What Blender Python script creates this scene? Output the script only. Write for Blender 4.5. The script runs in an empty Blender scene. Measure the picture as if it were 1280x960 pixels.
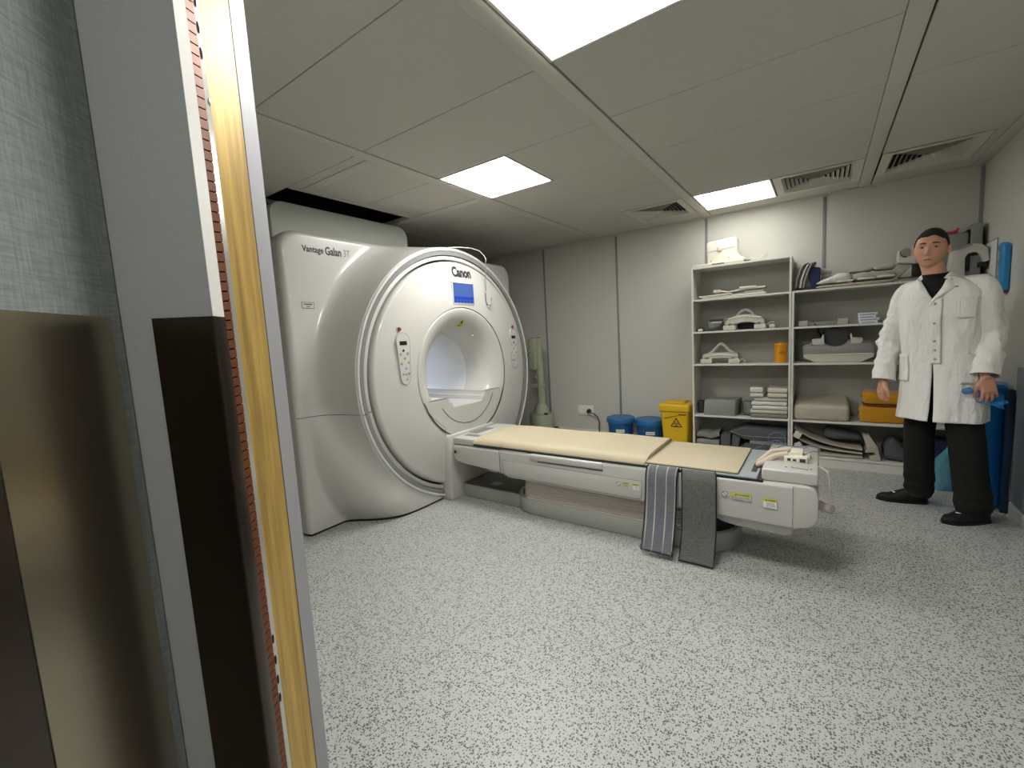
import bpy, bmesh, math, random
from mathutils import Vector, Matrix, noise, Quaternion
PI = math.pi
random.seed(7)
SC = bpy.context.scene
COL = SC.collection
H = 2.42          # ceiling height
WL = {}           # world location of every parent object

# ------------------------------------------------------------------ materials
def lin(c):
    c = c / 255.0
    return c / 12.92 if c <= 0.04045 else ((c + 0.055) / 1.055) ** 2.4
def rgb(h):
    h = h.lstrip('#')
    return tuple(lin(int(h[i:i + 2], 16)) for i in (0, 2, 4)) + (1.0,)
def mat(name, color, rough=0.5, metal=0.0, bump=0.0, bscale=60.0, var=0.0, vscale=8.0, coat=0.0, emit=None, estr=0.0,
        alpha=1.0, trans=0.0, stretch=None, bdist=0.01, ior=1.45, aniso=0.0, sheen=0.0):
    m = bpy.data.materials.new(name); m.use_nodes = True
    nt = m.node_tree; b = nt.nodes['Principled BSDF']
    c = rgb(color) if isinstance(color, str) else tuple(color) + (1,)
    b.inputs['Base Color'].default_value = c
    b.inputs['Roughness'].default_value = rough
    b.inputs['Metallic'].default_value = metal
    b.inputs['Coat Weight'].default_value = coat
    b.inputs['Coat Roughness'].default_value = 0.08
    b.inputs['IOR'].default_value = ior
    b.inputs['Alpha'].default_value = alpha
    b.inputs['Transmission Weight'].default_value = trans
    b.inputs['Anisotropic'].default_value = aniso
    b.inputs['Sheen Weight'].default_value = sheen
    tc = nt.nodes.new('ShaderNodeTexCoord'); mp = nt.nodes.new('ShaderNodeMapping')
    nt.links.new(tc.outputs['Object'], mp.inputs['Vector'])
    if stretch: mp.inputs['Scale'].default_value = stretch
    if var > 0:
        n = nt.nodes.new('ShaderNodeTexNoise'); n.inputs['Scale'].default_value = vscale; n.inputs['Detail'].default_value = 4
        nt.links.new(mp.outputs[0], n.inputs['Vector'])
        mr = nt.nodes.new('ShaderNodeMapRange')
        mr.inputs['From Min'].default_value = 0.3; mr.inputs['From Max'].default_value = 0.7
        mr.inputs['To Min'].default_value = 1 - var; mr.inputs['To Max'].default_value = 1 + var
        nt.links.new(n.outputs[0], mr.inputs['Value'])
        mx = nt.nodes.new('ShaderNodeVectorMath'); mx.operation = 'SCALE'
        mx.inputs[0].default_value = c[:3]
        nt.links.new(mr.outputs[0], mx.inputs['Scale'])
        nt.links.new(mx.outputs[0], b.inputs['Base Color'])
    if bump > 0:
        n2 = nt.nodes.new('ShaderNodeTexNoise'); n2.inputs['Scale'].default_value = bscale; n2.inputs['Detail'].default_value = 5
        nt.links.new(mp.outputs[0], n2.inputs['Vector'])
        bp = nt.nodes.new('ShaderNodeBump'); bp.inputs['Strength'].default_value = bump; bp.inputs['Distance'].default_value = bdist
        nt.links.new(n2.outputs[0], bp.inputs['Height']); nt.links.new(bp.outputs[0], b.inputs['Normal'])
    if emit:
        b.inputs['Emission Color'].default_value = rgb(emit); b.inputs['Emission Strength'].default_value = estr
    return m

def floor_mat():
    m = bpy.data.materials.new('speckled_vinyl'); m.use_nodes = True
    nt = m.node_tree; N = nt.nodes.new; L = nt.links.new
    b = nt.nodes['Principled BSDF']; b.inputs['Roughness'].default_value = 0.42
    tc = N('ShaderNodeTexCoord')
    nz = N('ShaderNodeTexNoise'); nz.inputs['Scale'].default_value = 110; nz.inputs['Detail'].default_value = 2
    L(tc.outputs['Object'], nz.inputs['Vector'])
    ma = N('ShaderNodeVectorMath'); ma.operation = 'MULTIPLY_ADD'
    ma.inputs[1].default_value = (0.006, 0.006, 0.0)
    L(nz.outputs['Color'], ma.inputs[0]); L(tc.outputs['Object'], ma.inputs[2])
    prev = rgb('#b2b2ae')
    last = None
    def layer(scale, size, thr, col, last):
        v = N('ShaderNodeTexVoronoi'); v.inputs['Scale'].default_value = scale; v.voronoi_dimensions = '2D'
        L(ma.outputs[0], v.inputs['Vector'])
        sp = N('ShaderNodeSeparateColor'); L(v.outputs['Color'], sp.inputs[0])
        # size of the chip varies from cell to cell
        ms = N('ShaderNodeMath'); ms.operation = 'MULTIPLY'; ms.inputs[1].default_value = size; L(sp.outputs[1], ms.inputs[0])
        lt = N('ShaderNodeMath'); lt.operation = 'LESS_THAN'; L(v.outputs['Distance'], lt.inputs[0]); L(ms.outputs[0], lt.inputs[1])
        g = N('ShaderNodeMath'); g.operation = 'GREATER_THAN'; g.inputs[1].default_value = thr; L(sp.outputs[0], g.inputs[0])
        mu = N('ShaderNodeMath'); mu.operation = 'MULTIPLY'; L(lt.outputs[0], mu.inputs[0]); L(g.outputs[0], mu.inputs[1])
        mx = N('ShaderNodeMix'); mx.data_type = 'RGBA'
        L(mu.outputs[0], mx.inputs[0])
        if last is None: mx.inputs[6].default_value = prev
        else: L(last, mx.inputs[6])
        mx.inputs[7].default_value = rgb(col)
        return mx.outputs[2]
    last = layer(210, 0.55, 0.5, '#a3a5a0', last)
    last = layer(150, 0.50, 0.45, '#4c5154', last)
    last = layer(100, 0.42, 0.5, '#4a555a', last)
    L(last, b.inputs['Base Color'])
    return m

def weave_mat(name, c1, c2, scale=260, rough=0.9):
    m = bpy.data.materials.new(name); m.use_nodes = True
    nt = m.node_tree; N = nt.nodes.new; L = nt.links.new
    b = nt.nodes['Principled BSDF']; b.inputs['Roughness'].default_value = rough
    tc = N('ShaderNodeTexCoord')
    outs = []
    for st in ((0.08, 0.08, 1.0), (1.0, 1.0, 0.08)):
        mp = N('ShaderNodeMapping'); mp.inputs['Scale'].default_value = st; L(tc.outputs['Object'], mp.inputs['Vector'])
        n = N('ShaderNodeTexNoise'); n.inputs['Scale'].default_value = scale; n.inputs['Detail'].default_value = 3
        L(mp.outputs[0], n.inputs['Vector']); outs.append(n.outputs[0])
    ad = N('ShaderNodeMath'); ad.operation = 'ADD'; L(outs[0], ad.inputs[0]); L(outs[1], ad.inputs[1])
    mr = N('ShaderNodeMapRange'); mr.inputs['From Min'].default_value = 0.8; mr.inputs['From Max'].default_value = 1.2
    L(ad.outputs[0], mr.inputs['Value'])
    mx = N('ShaderNodeMix'); mx.data_type = 'RGBA'; L(mr.outputs[0], mx.inputs[0])
    mx.inputs[6].default_value = rgb(c1); mx.inputs[7].default_value = rgb(c2)
    L(mx.outputs[2], b.inputs['Base Color'])
    bp = N('ShaderNodeBump'); bp.inputs['Strength'].default_value = 0.35; bp.inputs['Distance'].default_value = 0.002
    L(ad.outputs[0], bp.inputs['Height']); L(bp.outputs[0], b.inputs['Normal'])
    return m

def wood_mat(name, c1, c2):
    m = bpy.data.materials.new(name); m.use_nodes = True
    nt = m.node_tree; N = nt.nodes.new; L = nt.links.new
    b = nt.nodes['Principled BSDF']; b.inputs['Roughness'].default_value = 0.38; b.inputs['Metallic'].default_value = 0.25
    tc = N('ShaderNodeTexCoord'); mp = N('ShaderNodeMapping'); mp.inputs['Scale'].default_value = (22, 22, 1.1)
    L(tc.outputs['Object'], mp.inputs['Vector'])
    n = N('ShaderNodeTexNoise'); n.inputs['Scale'].default_value = 3.2; n.inputs['Detail'].default_value = 6
    L(mp.outputs[0], n.inputs['Vector'])
    cr = N('ShaderNodeValToRGB'); cr.color_ramp.elements[0].position = 0.3; cr.color_ramp.elements[0].color = rgb(c1)
    cr.color_ramp.elements[1].position = 0.66; cr.color_ramp.elements[1].color = rgb(c2)
    L(n.outputs[0], cr.inputs[0]); L(cr.outputs[0], b.inputs['Base Color'])
    return m

def brick_mat(name):
    # copper spring fingers: a column of small tabs parted by dark slits
    m = bpy.data.materials.new(name); m.use_nodes = True
    nt = m.node_tree; N = nt.nodes.new; L = nt.links.new
    b = nt.nodes['Principled BSDF']; b.inputs['Roughness'].default_value = 0.45; b.inputs['Metallic'].default_value = 0.25
    b.inputs['Base Color'].default_value = rgb('#744022')
    return m

M = {}
M['wall'] = mat('wall_laminate', '#c4c3ba', 0.55, bump=0.04, bscale=300, var=0.015, vscale=1.5)
M['wall_edge'] = mat('wall_seam_metal', '#868a8c', 0.5, 0.1)
M['ceil'] = mat('ceiling_tile', '#bfbdb6', 0.9, bump=0.12, bscale=500, var=0.02, vscale=30)
M['bar'] = mat('ceiling_bar', '#c3c0b8', 0.7)
M['dark'] = mat('dark_void', '#0b0c0c', 0.9)
M['lamp'] = mat('lamp_diffuser', '#ffffff', 0.5, emit='#fdfcf7', estr=30)
M['lampframe'] = mat('lamp_frame', '#e6e2d8', 0.5)
M['vent'] = mat('vent_metal', '#c9c6bb', 0.5)
M['floor'] = floor_mat()
M['base'] = mat('baseboard_white', '#cfcdc5', 0.5)
M['gloss'] = mat('gloss_white_shell', '#bcbab5', 0.28, coat=0.3, ior=1.5)
M['satin'] = mat('satin_white_shell', '#bab8b3', 0.38, coat=0.2)
M['pale'] = mat('pale_grey_cover', '#babdb4', 0.5)
M['groove'] = mat('grey_groove', '#777a78', 0.45)
M['black'] = mat('black_plastic', '#101112', 0.45)
M['seam'] = mat('dark_seam', '#3a3b3a', 0.7)
M['ink'] = mat('dark_ink', '#2a2c2e', 0.5)
M['bore'] = mat('bore_liner', '#c9cbcb', 0.3, coat=0.2)
M['screen'] = mat('blue_screen', '#10204a', 0.2, emit='#4d6fb4', estr=0.75)
M['screenlo'] = mat('blue_screen_icons', '#0a1a60', 0.2, emit='#2c4cc0', estr=0.6)
M['yellow'] = mat('yellow_sticker', '#c3c22f', 0.5)
M['paper'] = mat('paper_white', '#dcdcd8', 0.7)
M['red'] = mat('red_ink', '#7c2a34', 0.5)
M['btn'] = mat('olive_button', '#8d927c', 0.5)
M['btnblue'] = mat('blue_button', '#8f98c8', 0.5)
M['cream'] = mat('cream_vinyl', '#bdb196', 0.55, bump=0.06, bscale=400, var=0.03, vscale=10)
M['greypad'] = mat('grey_pad', '#9ba1a2', 0.7, bump=0.1, bscale=300)
M['basegrey'] = mat('table_base_grey', '#9c9d97', 0.5)
M['basedark'] = mat('table_base_dark', '#55534c', 0.35)
M['bellows'] = mat('bellows_pinkish', '#c2b9b3', 0.6)
M['strapgrey'] = weave_mat('strap_charcoal', '#4e504c', '#6c6e69', 500)
M['strapblue'] = weave_mat('strap_blue_grey', '#5c5d64', '#74757b', 500)
M['strapline'] = mat('strap_light_stripe', '#b9b8ae', 0.9)
M['edge'] = mat('dark_binding', '#1d1f20', 0.8)
M['shelf'] = mat('shelf_white_laminate', '#d5d3ca', 0.5)
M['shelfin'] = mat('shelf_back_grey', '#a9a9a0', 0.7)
M['blue'] = mat('bucket_blue', '#1c5384', 0.4, var=0.03)
M['bluelid'] = mat('bucket_lid_blue', '#2a659c', 0.35)
M['binyellow'] = mat('bin_yellow', '#dcb21c', 0.45, var=0.03)
M['coil'] = mat('coil_cream', '#ddd8c8', 0.5)
M['coilw'] = mat('coil_offwhite', '#c9c5bb', 0.5)
M['coilg'] = mat('coil_grey', '#8e8f8b', 0.6)
M['coild'] = mat('coil_dark', '#3c3d3e', 0.6)
M['foam'] = mat('foam_grey', '#83857f', 0.95, bump=0.3, bscale=250)
M['foamd'] = mat('foam_dark_grey', '#565a5b', 0.95, bump=0.3, bscale=250)
M['padb'] = mat('pad_beige', '#b3ad9c', 0.7, bump=0.05, bscale=200, var=0.03)
M['sheet'] = mat('foam_sheet_edge', '#b5ad9f', 0.8)
M['plast'] = mat('clear_wrap', '#d8d6ce', 0.12, bump=1.0, bscale=45, coat=0.6)
M['pack'] = mat('cream_pack', '#cfc8b8', 0.4)
M['orange'] = mat('tub_orange', '#dc9416', 0.45)
M['yblank'] = mat('blanket_yellow', '#c58a0c', 0.9, bump=0.6, bscale=30, sheen=0.3)
M['rust'] = mat('blanket_rust', '#7c3a12', 0.9)
M['navy'] = mat('navy_fabric', '#222c4c', 0.85, bump=0.3, bscale=60)
M['fabric'] = mat('fabric_grey_beige', '#aaa69b', 0.9, bump=0.5, bscale=25, var=0.05)
M['pink'] = mat('pink_tag', '#c83a62', 0.6)
M['injector'] = mat('injector_greygreen', '#979a86', 0.55)
M['sock'] = mat('socket_white', '#e4e3de', 0.4)
M['cable'] = mat('cable_dark', '#26282a', 0.6)
M['cableg'] = mat('cable_grey', '#8c8b84', 0.6)
M['cableb'] = mat('cable_blue', '#5a6796', 0.5)
M['tubeb'] = mat('hose_beige', '#c3b4a2', 0.6)
M['clear'] = mat('clear_acrylic', '#e6dcd8', 0.15, trans=0.55, coat=0.3)
M['wallpaper'] = weave_mat('woven_wallcovering', '#7f8684', '#949b97', 280)
M['casing'] = mat('casing_grey', '#aaadac', 0.6, bump=0.15, bscale=500, var=0.03, vscale=200)
M['casingw'] = mat('casing_white', '#dcdad6', 0.5)
M['jamb'] = mat('jamb_aluminium', '#a6a6aa', 0.5, 0.25, var=0.05, vscale=20, stretch=(1, 1, 0.2))
M['steel'] = mat('brushed_steel', '#9a917f', 0.24, 0.95, bump=0.012, bscale=240)
M['steeld'] = mat('brushed_steel_dark', '#4e453f', 0.28, 0.95, bump=0.02, bscale=240)
M['zinc'] = mat('zinc_plate', '#c9c8c4', 0.3, 0.8)
M['gold'] = wood_mat('brass_board', '#a98a4c', '#d8b465')
M['copper'] = brick_mat('copper_fingers')
M['skin'] = mat('skin', '#cc9880', 0.5, var=0.06, vscale=18, bump=0.03, bscale=200)
M['lips'] = mat('lips', '#9a5a50', 0.5)
M['hair'] = mat('hair_dark', '#1d1612', 0.7, bump=0.6, bscale=300)
M['brow'] = mat('eyebrow_brown', '#4a3020', 0.8)
M['eye'] = mat('eye_white', '#9a9089', 0.2)
M['iris'] = mat('iris_grey', '#2f2c2a', 0.2)
M['coat'] = mat('coat_white_cotton', '#ecebe6', 0.85, bump=0.9, bscale=8, bdist=0.05, stretch=(1.2, 1.2, 0.55), var=0.02, vscale=5)
M['coatsh'] = mat('coat_button', '#b5aea0', 0.5)
M['shirt'] = mat('black_shirt', '#0c0d10', 0.9)
M['trouser'] = mat('trousers_dark_green', '#10120d', 0.9, bump=0.3, bscale=18)
M['shoe'] = mat('shoe_black', '#0c0b0c', 0.7)
M['bagblue'] = mat('bag_blue_film', '#2b86c4', 0.15, alpha=0.6, bump=0.6, bscale=25)
M['bagteal'] = mat('bag_teal_film', '#62a6b8', 0.25, alpha=0.7, bump=0.8, bscale=12)
M['binblue'] = mat('tall_bin_blue', '#0a78c8', 0.42, var=0.05)
M['bindark'] = mat('tall_bin_navy', '#10304e', 0.5)
M['dispblue'] = mat('dispenser_blue', '#2a86c0', 0.4)
M['cwall'] = mat('corridor_wall', '#b3a98f', 0.7)
M['cdark'] = mat('reflection_slab_dark', '#1b1917', 0.6)

# ------------------------------------------------------------------ mesh helper
class MB:
    def __init__(s): s.bm = bmesh.new()
    def _merge(s, t):
        me = bpy.data.meshes.new('t'); t.to_mesh(me); t.free(); s.bm.from_mesh(me); bpy.data.meshes.remove(me)
    def box(s, x0, x1, y0, y1, z0, z1, bev=0.0, seg=2, rot=None, piv=None):
        t = bmesh.new(); bmesh.ops.create_cube(t, size=1)
        for v in t.verts:
            v.co = Vector(((x0 + x1) / 2 + v.co.x * (x1 - x0), (y0 + y1) / 2 + v.co.y * (y1 - y0), (z0 + z1) / 2 + v.co.z * (z1 - z0)))
        if bev > 0: bmesh.ops.bevel(t, geom=t.edges[:], offset=bev, segments=seg, profile=0.5, affect='EDGES')
        if rot is not None:
            p = Vector(piv) if piv else Vector(((x0 + x1) / 2, (y0 + y1) / 2, (z0 + z1) / 2))
            R = rot.to_3x3() if hasattr(rot, 'to_3x3') else rot
            for v in t.verts: v.co = R @ (v.co - p) + p
        s._merge(t); return s
    def prism(s, pts, ext, bev=0.0, seg=2):
        """polygon pts (3-D, planar) swept along the vector ext"""
        t = bmesh.new(); vs = [t.verts.new(p) for p in pts]; f = t.faces.new(vs)
        r = bmesh.ops.extrude_face_region(t, geom=[f])
        for v in r['geom']:
            if isinstance(v, bmesh.types.BMVert): v.co += Vector(ext)
        bmesh.ops.recalc_face_normals(t, faces=t.faces[:])
        if bev > 0: bmesh.ops.bevel(t, geom=t.edges[:], offset=bev, segments=seg, profile=0.5, affect='EDGES')
        s._merge(t); return s
    def grid(s, fn, nu, nv, cu=False, cv=False, cap0=False, cap1=False):
        t = bmesh.new(); V = []
        for i in range(nu if cu else nu + 1):
            V.append([t.verts.new(fn(i / nu, j / nv)) for j in range(nv if cv else nv + 1)])
        NU, NV = len(V), len(V[0])
        for i in range(nu):
            for j in range(nv):
                a, b, c, d = V[i][j], V[(i + 1) % NU][j], V[(i + 1) % NU][(j + 1) % NV], V[i][(j + 1) % NV]
                try: t.faces.new((a, b, c, d))
                except Exception: pass
        if cap0: t.faces.new([V[i][0] for i in range(NU)][::-1])
        if cap1: t.faces.new([V[i][-1] for i in range(NU)])
        bmesh.ops.remove_doubles(t, verts=t.verts[:], dist=1e-6)
        bmesh.ops.recalc_face_normals(t, faces=t.faces[:])
        s._merge(t); return s
    def tube(s, pts, r, n=12, closed=False, cap=True, flat=1.0, up=None):
        """tube through pts; r a number or a list of radii"""
        P = [Vector(p) for p in pts]; k = len(P)
        R = [r] * k if not isinstance(r, (list, tuple)) else list(r)
        fr = []
        upv = Vector(up) if up else None
        prev = None
        for i in range(k):
            if closed: d = P[(i + 1) % k] - P[i - 1]
            else: d = P[min(i + 1, k - 1)] - P[max(i - 1, 0)]
            d.normalize()
            if upv is not None: a = upv.cross(d)
            elif prev is None: a = (Vector((0, 0, 1)) if abs(d.z) < 0.9 else Vector((1, 0, 0))).cross(d)
            else: a = prev - d * prev.dot(d)
            if a.length < 1e-6: a = d.orthogonal()
            a.normalize(); prev = a; fr.append((a, d.cross(a)))
        t = bmesh.new(); rings = []
        for i in range(k):
            a, b = fr[i]
            rings.append([t.verts.new(P[i] + a * (R[i] * math.cos(2 * PI * j / n)) + b * (R[i] * flat * math.sin(2 * PI * j / n))) for j in range(n)])
        for i in range(k if closed else k - 1):
            A, B = rings[i], rings[(i + 1) % k]
            for j in range(n): t.faces.new((A[j], A[(j + 1) % n], B[(j + 1) % n], B[j]))
        if cap and not closed: t.faces.new(rings[0][::-1]); t.faces.new(rings[-1])
        bmesh.ops.recalc_face_normals(t, faces=t.faces[:])
        s._merge(t); return s
    def cyl(s, p0, p1, r0, r1=None, n=32): return s.tube([p0, p1], [r0, r0 if r1 is None else r1], n)
    def lathe(s, prof, c=(0, 0, 0), ax='z', n=48, a0=0.0, a1=2 * PI, cap=False):
        """prof: list of (radius, height along the axis)"""
        cx = Vector(c); full = abs(a1 - a0 - 2 * PI) < 1e-6
        def fn(u, v):
            k = v * (len(prof) - 1); i = min(int(round(k)), len(prof) - 1); r, h = prof[i]; a = a0 + (a1 - a0) * u
            if ax == 'z': return cx + Vector((r * math.cos(a), r * math.sin(a), h))
            if ax == 'x': return cx + Vector((h, r * math.cos(a), r * math.sin(a)))
            return cx + Vector((r * math.cos(a), h, r * math.sin(a)))
        return s.grid(fn, n, len(prof) - 1, cu=full)
    def ball(s, c, r, seg=24, rings=14, rot=None):
        t = bmesh.new(); bmesh.ops.create_uvsphere(t, u_segments=seg, v_segments=rings, radius=1)
        rr = r if isinstance(r, (list, tuple)) else (r, r, r)
        for v in t.verts:
            w = Vector((v.co.x * rr[0], v.co.y * rr[1], v.co.z * rr[2]))
            if rot is not None: w = rot @ w
            v.co = w + Vector(c)
        s._merge(t); return s
    def cutz(s, z):
        bmesh.ops.bisect_plane(s.bm, geom=s.bm.verts[:] + s.bm.edges[:] + s.bm.faces[:], plane_co=(0, 0, z), plane_no=(0, 0, -1), clear_outer=True)
        return s
    def jitter(s, amp, sc, seed=0.0):
        for v in s.bm.verts:
            v.co += noise.noise_vector(v.co * sc + Vector((seed, seed * 2, 0))) * amp
        return s
    def subdiv(s, n=1):
        bmesh.ops.subdivide_edges(s.bm, edges=s.bm.edges[:], cuts=n, use_grid_fill=True); return s

def arc(cx, cy, r, a0, a1, n=12):
    return [(cx + r * math.cos(a0 + (a1 - a0) * i / n), cy + r * math.sin(a0 + (a1 - a0) * i / n)) for i in range(n + 1)]

def finish(o, me, m, smooth):
    if isinstance(m, (list, tuple)):
        for q in m: me.materials.append(q)
    else: me.materials.append(m)
    if smooth:
        me.polygons.foreach_set('use_smooth', [True] * len(me.polygons))
        me.set_sharp_from_angle(angle=math.radians(smooth))
def obj(name, mb, m, parent=None, smooth=35, loc=None):
    """parts are modelled in world coordinates and stored relative to their thing"""
    bm = mb.bm
    if parent is None:
        if loc is None:
            xs = [v.co.x for v in bm.verts]; ys = [v.co.y for v in bm.verts]; zs = [v.co.z for v in bm.verts]
            loc = ((min(xs) + max(xs)) / 2, (min(ys) + max(ys)) / 2, min(zs))
        org = Vector(loc)
    else: org = WL[parent.name]
    for v in bm.verts: v.co -= org
    me = bpy.data.meshes.new(name); bm.to_mesh(me); bm.free()
    o = bpy.data.objects.new(name, me); COL.objects.link(o)
    finish(o, me, m, smooth)
    if parent is None: o.location = org
    else: o.parent = parent
    WL[o.name] = org.copy()
    return o
def thing(name, label, cat, loc, group=None):
    o = bpy.data.objects.new(name, None); COL.objects.link(o); o.location = loc; o.empty_display_size = 0.1
    WL[o.name] = Vector(loc); return tag(o, label, cat, group)
def tag(o, label, cat, group=None, kind=None):
    o['label'] = label; o['category'] = cat
    if group: o['group'] = group
    if kind: o['kind'] = kind
    return o
def struct(name, mb, m, parent=None, smooth=35):
    o = obj(name, mb, m, parent, smooth)
    if parent is None: o['kind'] = 'structure'
    return o
def copy_tree(o, parent=None):
    c = o.copy(); COL.objects.link(c); c.parent = parent
    WL[c.name] = WL[o.name].copy()
    for ch in list(o.children): copy_tree(ch, c)
    return c
def bake(o):
    """apply the modifiers of o into its mesh"""
    dg = bpy.context.evaluated_depsgraph_get(); dg.update()
    me = bpy.data.meshes.new_from_object(o.evaluated_get(dg)); old = o.data
    o.modifiers.clear(); o.data = me
    return o
def text_mesh(s, size, bold=0.0, extrude=0.0004, shear=0.0, space=1.0):
    cu = bpy.data.curves.new('lettering', 'FONT'); cu.body = s; cu.size = size; cu.offset = bold; cu.extrude = extrude
    cu.shear = shear; cu.space_character = space; cu.align_x = 'CENTER'; cu.align_y = 'CENTER'; cu.resolution_u = 4
    o = bpy.data.objects.new('lettering', cu); COL.objects.link(o)
    dg = bpy.context.evaluated_depsgraph_get(); dg.update()
    me = bpy.data.meshes.new_from_object(o.evaluated_get(dg))
    mb = MB(); mb.bm.from_mesh(me)
    bpy.data.objects.remove(o); bpy.data.curves.remove(cu); bpy.data.meshes.remove(me)
    return mb

# ------------------------------------------------------------------ camera
RC = Matrix(((0.81650258, 0.57457585, -0.05644586), (0.01510957, -0.11900129, -0.99277913), (-0.57714404, 0.80975384, -0.10584646)))
cam = bpy.data.cameras.new('camera'); co = bpy.data.objects.new('camera', cam); COL.objects.link(co)
rows = [Vector(RC[0]), -Vector(RC[1]), -Vector(RC[2])]
mw = Matrix((rows[0], rows[1], rows[2])).transposed().to_4x4(); mw.translation = (0, 0, 1.30)
co.matrix_world = mw
cam.sensor_width = 36.0; cam.lens = 545.75 / 1280 * 36.0; cam.clip_start = 0.02; cam.clip_end = 60
SC.camera = co
SC.view_settings.view_transform = 'Standard'; SC.view_settings.look = 'None'; SC.view_settings.gamma = 1
SC.view_settings.use_curve_mapping = False; SC.view_settings.exposure = 0.22
w = bpy.data.worlds.new('world'); SC.world = w; w.use_nodes = True
w.node_tree.nodes['Background'].inputs[0].default_value = (0.05, 0.05, 0.05, 1); w.node_tree.nodes['Background'].inputs[1].default_value = 0.3

# ------------------------------------------------------------------ room shell
XL, XR, YF, YB = -4.95, 1.006, 0.46, 5.0
struct('floor', MB().box(XL - 0.1, XR + 1.5, -2.6, YB + 0.1, -0.06, 0.0), M['floor'])
mb = MB().box(XL - 0.1, XR + 0.1, YB, YB + 0.1, 0, 2.95); struct('wall_back', mb, M['wall'])
mb = MB().box(XR, XR + 0.1, YF, YB, 0, 2.95); struct('wall_right', mb, M['wall'])
mb = MB().box(XL - 0.1, XL, YF, YB, 0, 2.95); struct('wall_left', mb, M['wall'])
# front wall with the doorway the camera stands in
mb = MB().box(XL, -1.02, 0.44, 0.51, 0, 2.95).box(0.62, XR, 0.44, 0.51, 0, 2.95).box(-1.02, 0.62, 0.44, 0.51, 2.1, 2.95)
struct('wall_front', mb, M['wall'])
# corridor behind the camera
struct('wall_corridor', MB().box(-2.6, 2.4, -2.6, -2.5, 0, 2.95).box(2.3, 2.4, -2.5, 0.5, 0, 2.95).box(XR + 0.1, 2.4, 0.44, 0.5, 0, 2.95), M['cwall'])
struct('ceiling_corridor', MB().box(-2.6, 2.4, -2.6, 0.44, 2.6, 2.66), M['ceil'])

# seams of the wall panels
k = 0
for x in (-3.93, -2.95, -1.966, -0.988, 0.004):
    mb = MB().box(x - 0.0125, x + 0.0125, YB - 0.006, YB, 0.08, H - 0.02, 0.002); k += 1
    struct('trim_%d' % k, mb, M['wall_edge'])
mb = MB().box(XR - 0.022, XR, YB - 0.022, YB, 0.08, H - 0.02, 0.003); k += 1; struct('trim_%d' % k, mb, M['wall_edge'])
struct('baseboard_back', MB().box(XL, XR, YB - 0.014, YB, 0, 0.085, 0.003), M['base'])
struct('baseboard_right', MB().box(XR - 0.014, XR, YF + 0.06, YB, 0, 0.085, 0.003), M['base'])
struct('baseboard_left', MB().box(XL, XL + 0.014, YF + 0.06, YB, 0, 0.085, 0.003), M['base'])
# wall protection panel low on the right wall
k += 1; struct('trim_%d' % k, MB().box(XR - 0.012, XR, 0.6, 4.0, 0.085, 0.94, 0.002), mat('protection_panel', '#8f9499', 0.5))
# perimeter ceiling trims
PT = 0.07
k += 1; struct('trim_%d' % k, MB().box(XR - PT, XR, YF + 0.05, YB, H - 0.006, H + 0.03, 0.002), M['bar'])
k += 1; struct('trim_%d' % k, MB().box(XL, XR - PT, YB - 0.035, YB, H - 0.004, H + 0.03, 0.002), M['bar'])

# ceiling tiles: bars run front to back, tiles between them
bars = [(-4.785, -4.70), (-3.53, -3.44), (-2.275, -2.187), (-1.014, -0.93), (0.24, 0.325)]
for a, b in bars:
    k += 1
    struct('trim_%d' % k, MB().box(a, b - 0.007, YF + 0.05, YB - 0.035, H - 0.003, H + 0.03, 0.0015), M['bar'])
rows_y = [0.51, 1.105, 1.715, 2.325, 2.928, 3.53, 4.133, 4.735, YB - 0.035]
bays = [(XL, -4.785), (-4.70, -3.53), (-3.44, -2.275), (-2.187, -1.014), (-0.93, 0.24), (0.325, XR - PT)]
lights = {(3, 3): 0, (4, 1): 0, (4, 6): 0}
G = 0.0022
mb = MB()
def tile(mb, x0, x1, y0, y1):
    mb.box(x0 + G, x1 - G, y0 + G, y1 - G, H, H + 0.02, 0.0018, 1)
for bi, (x0, x1) in enumerate(bays):
    if bi in (1, 2):
        # the bays over the scanner: a cross bar and an opening for the service duct
        ys = [0.51, 1.105, 1.72]
        for y0, y1 in zip(ys, ys[1:]): tile(mb, x0, x1, y0, y1)
        if bi == 2:
            tile(mb, -3.0, x1, 1.72, 1.80); tile(mb, -3.0, x1, 1.87, 2.335); tile(mb, -3.0, x1, 2.335, 2.84)
        for y0, y1 in ((2.92, 3.53), (3.53, 4.133), (4.133, 4.735), (4.735, YB - 0.035)): tile(mb, x0, x1, y0, y1)
        continue
    for ri in range(len(rows_y) - 1):
        y0, y1 = rows_y[ri], rows_y[ri + 1]
        if (bi, ri) == (3, 3): tile(mb, -1.612, x1, y0, y1); continue
        if (bi, ri) == (4, 1): tile(mb, -0.335, x1, y0, y1); continue
        if (bi, ri) == (4, 6): continue
        if (bi, ri) == (3, 6): tile(mb, x0, -1.56, y0, y1); continue
        if (bi, ri) == (5, 6): tile(mb, 0.875, x1, y0, y1); continue
        tile(mb, x0, x1, y0, y1)
struct('ceiling', mb, M['ceil'])
# cross bars beside the opening
k += 1; struct('trim_%d' % k, MB().box(-3.0, -2.275, 1.80, 1.87, H - 0.004, H + 0.03, 0.0015), M['bar'])
k += 1; struct('trim_%d' % k, MB().box(-4.70, -2.275, 2.84, 2.92, H - 0.006, H + 0.03, 0.0015), M['bar'])
k += 1; struct('trim_%d' % k, MB().box(-3.04, -3.0, 1.72, 2.84, H - 0.005, H + 0.03, 0.0015), M['bar'])
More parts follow.
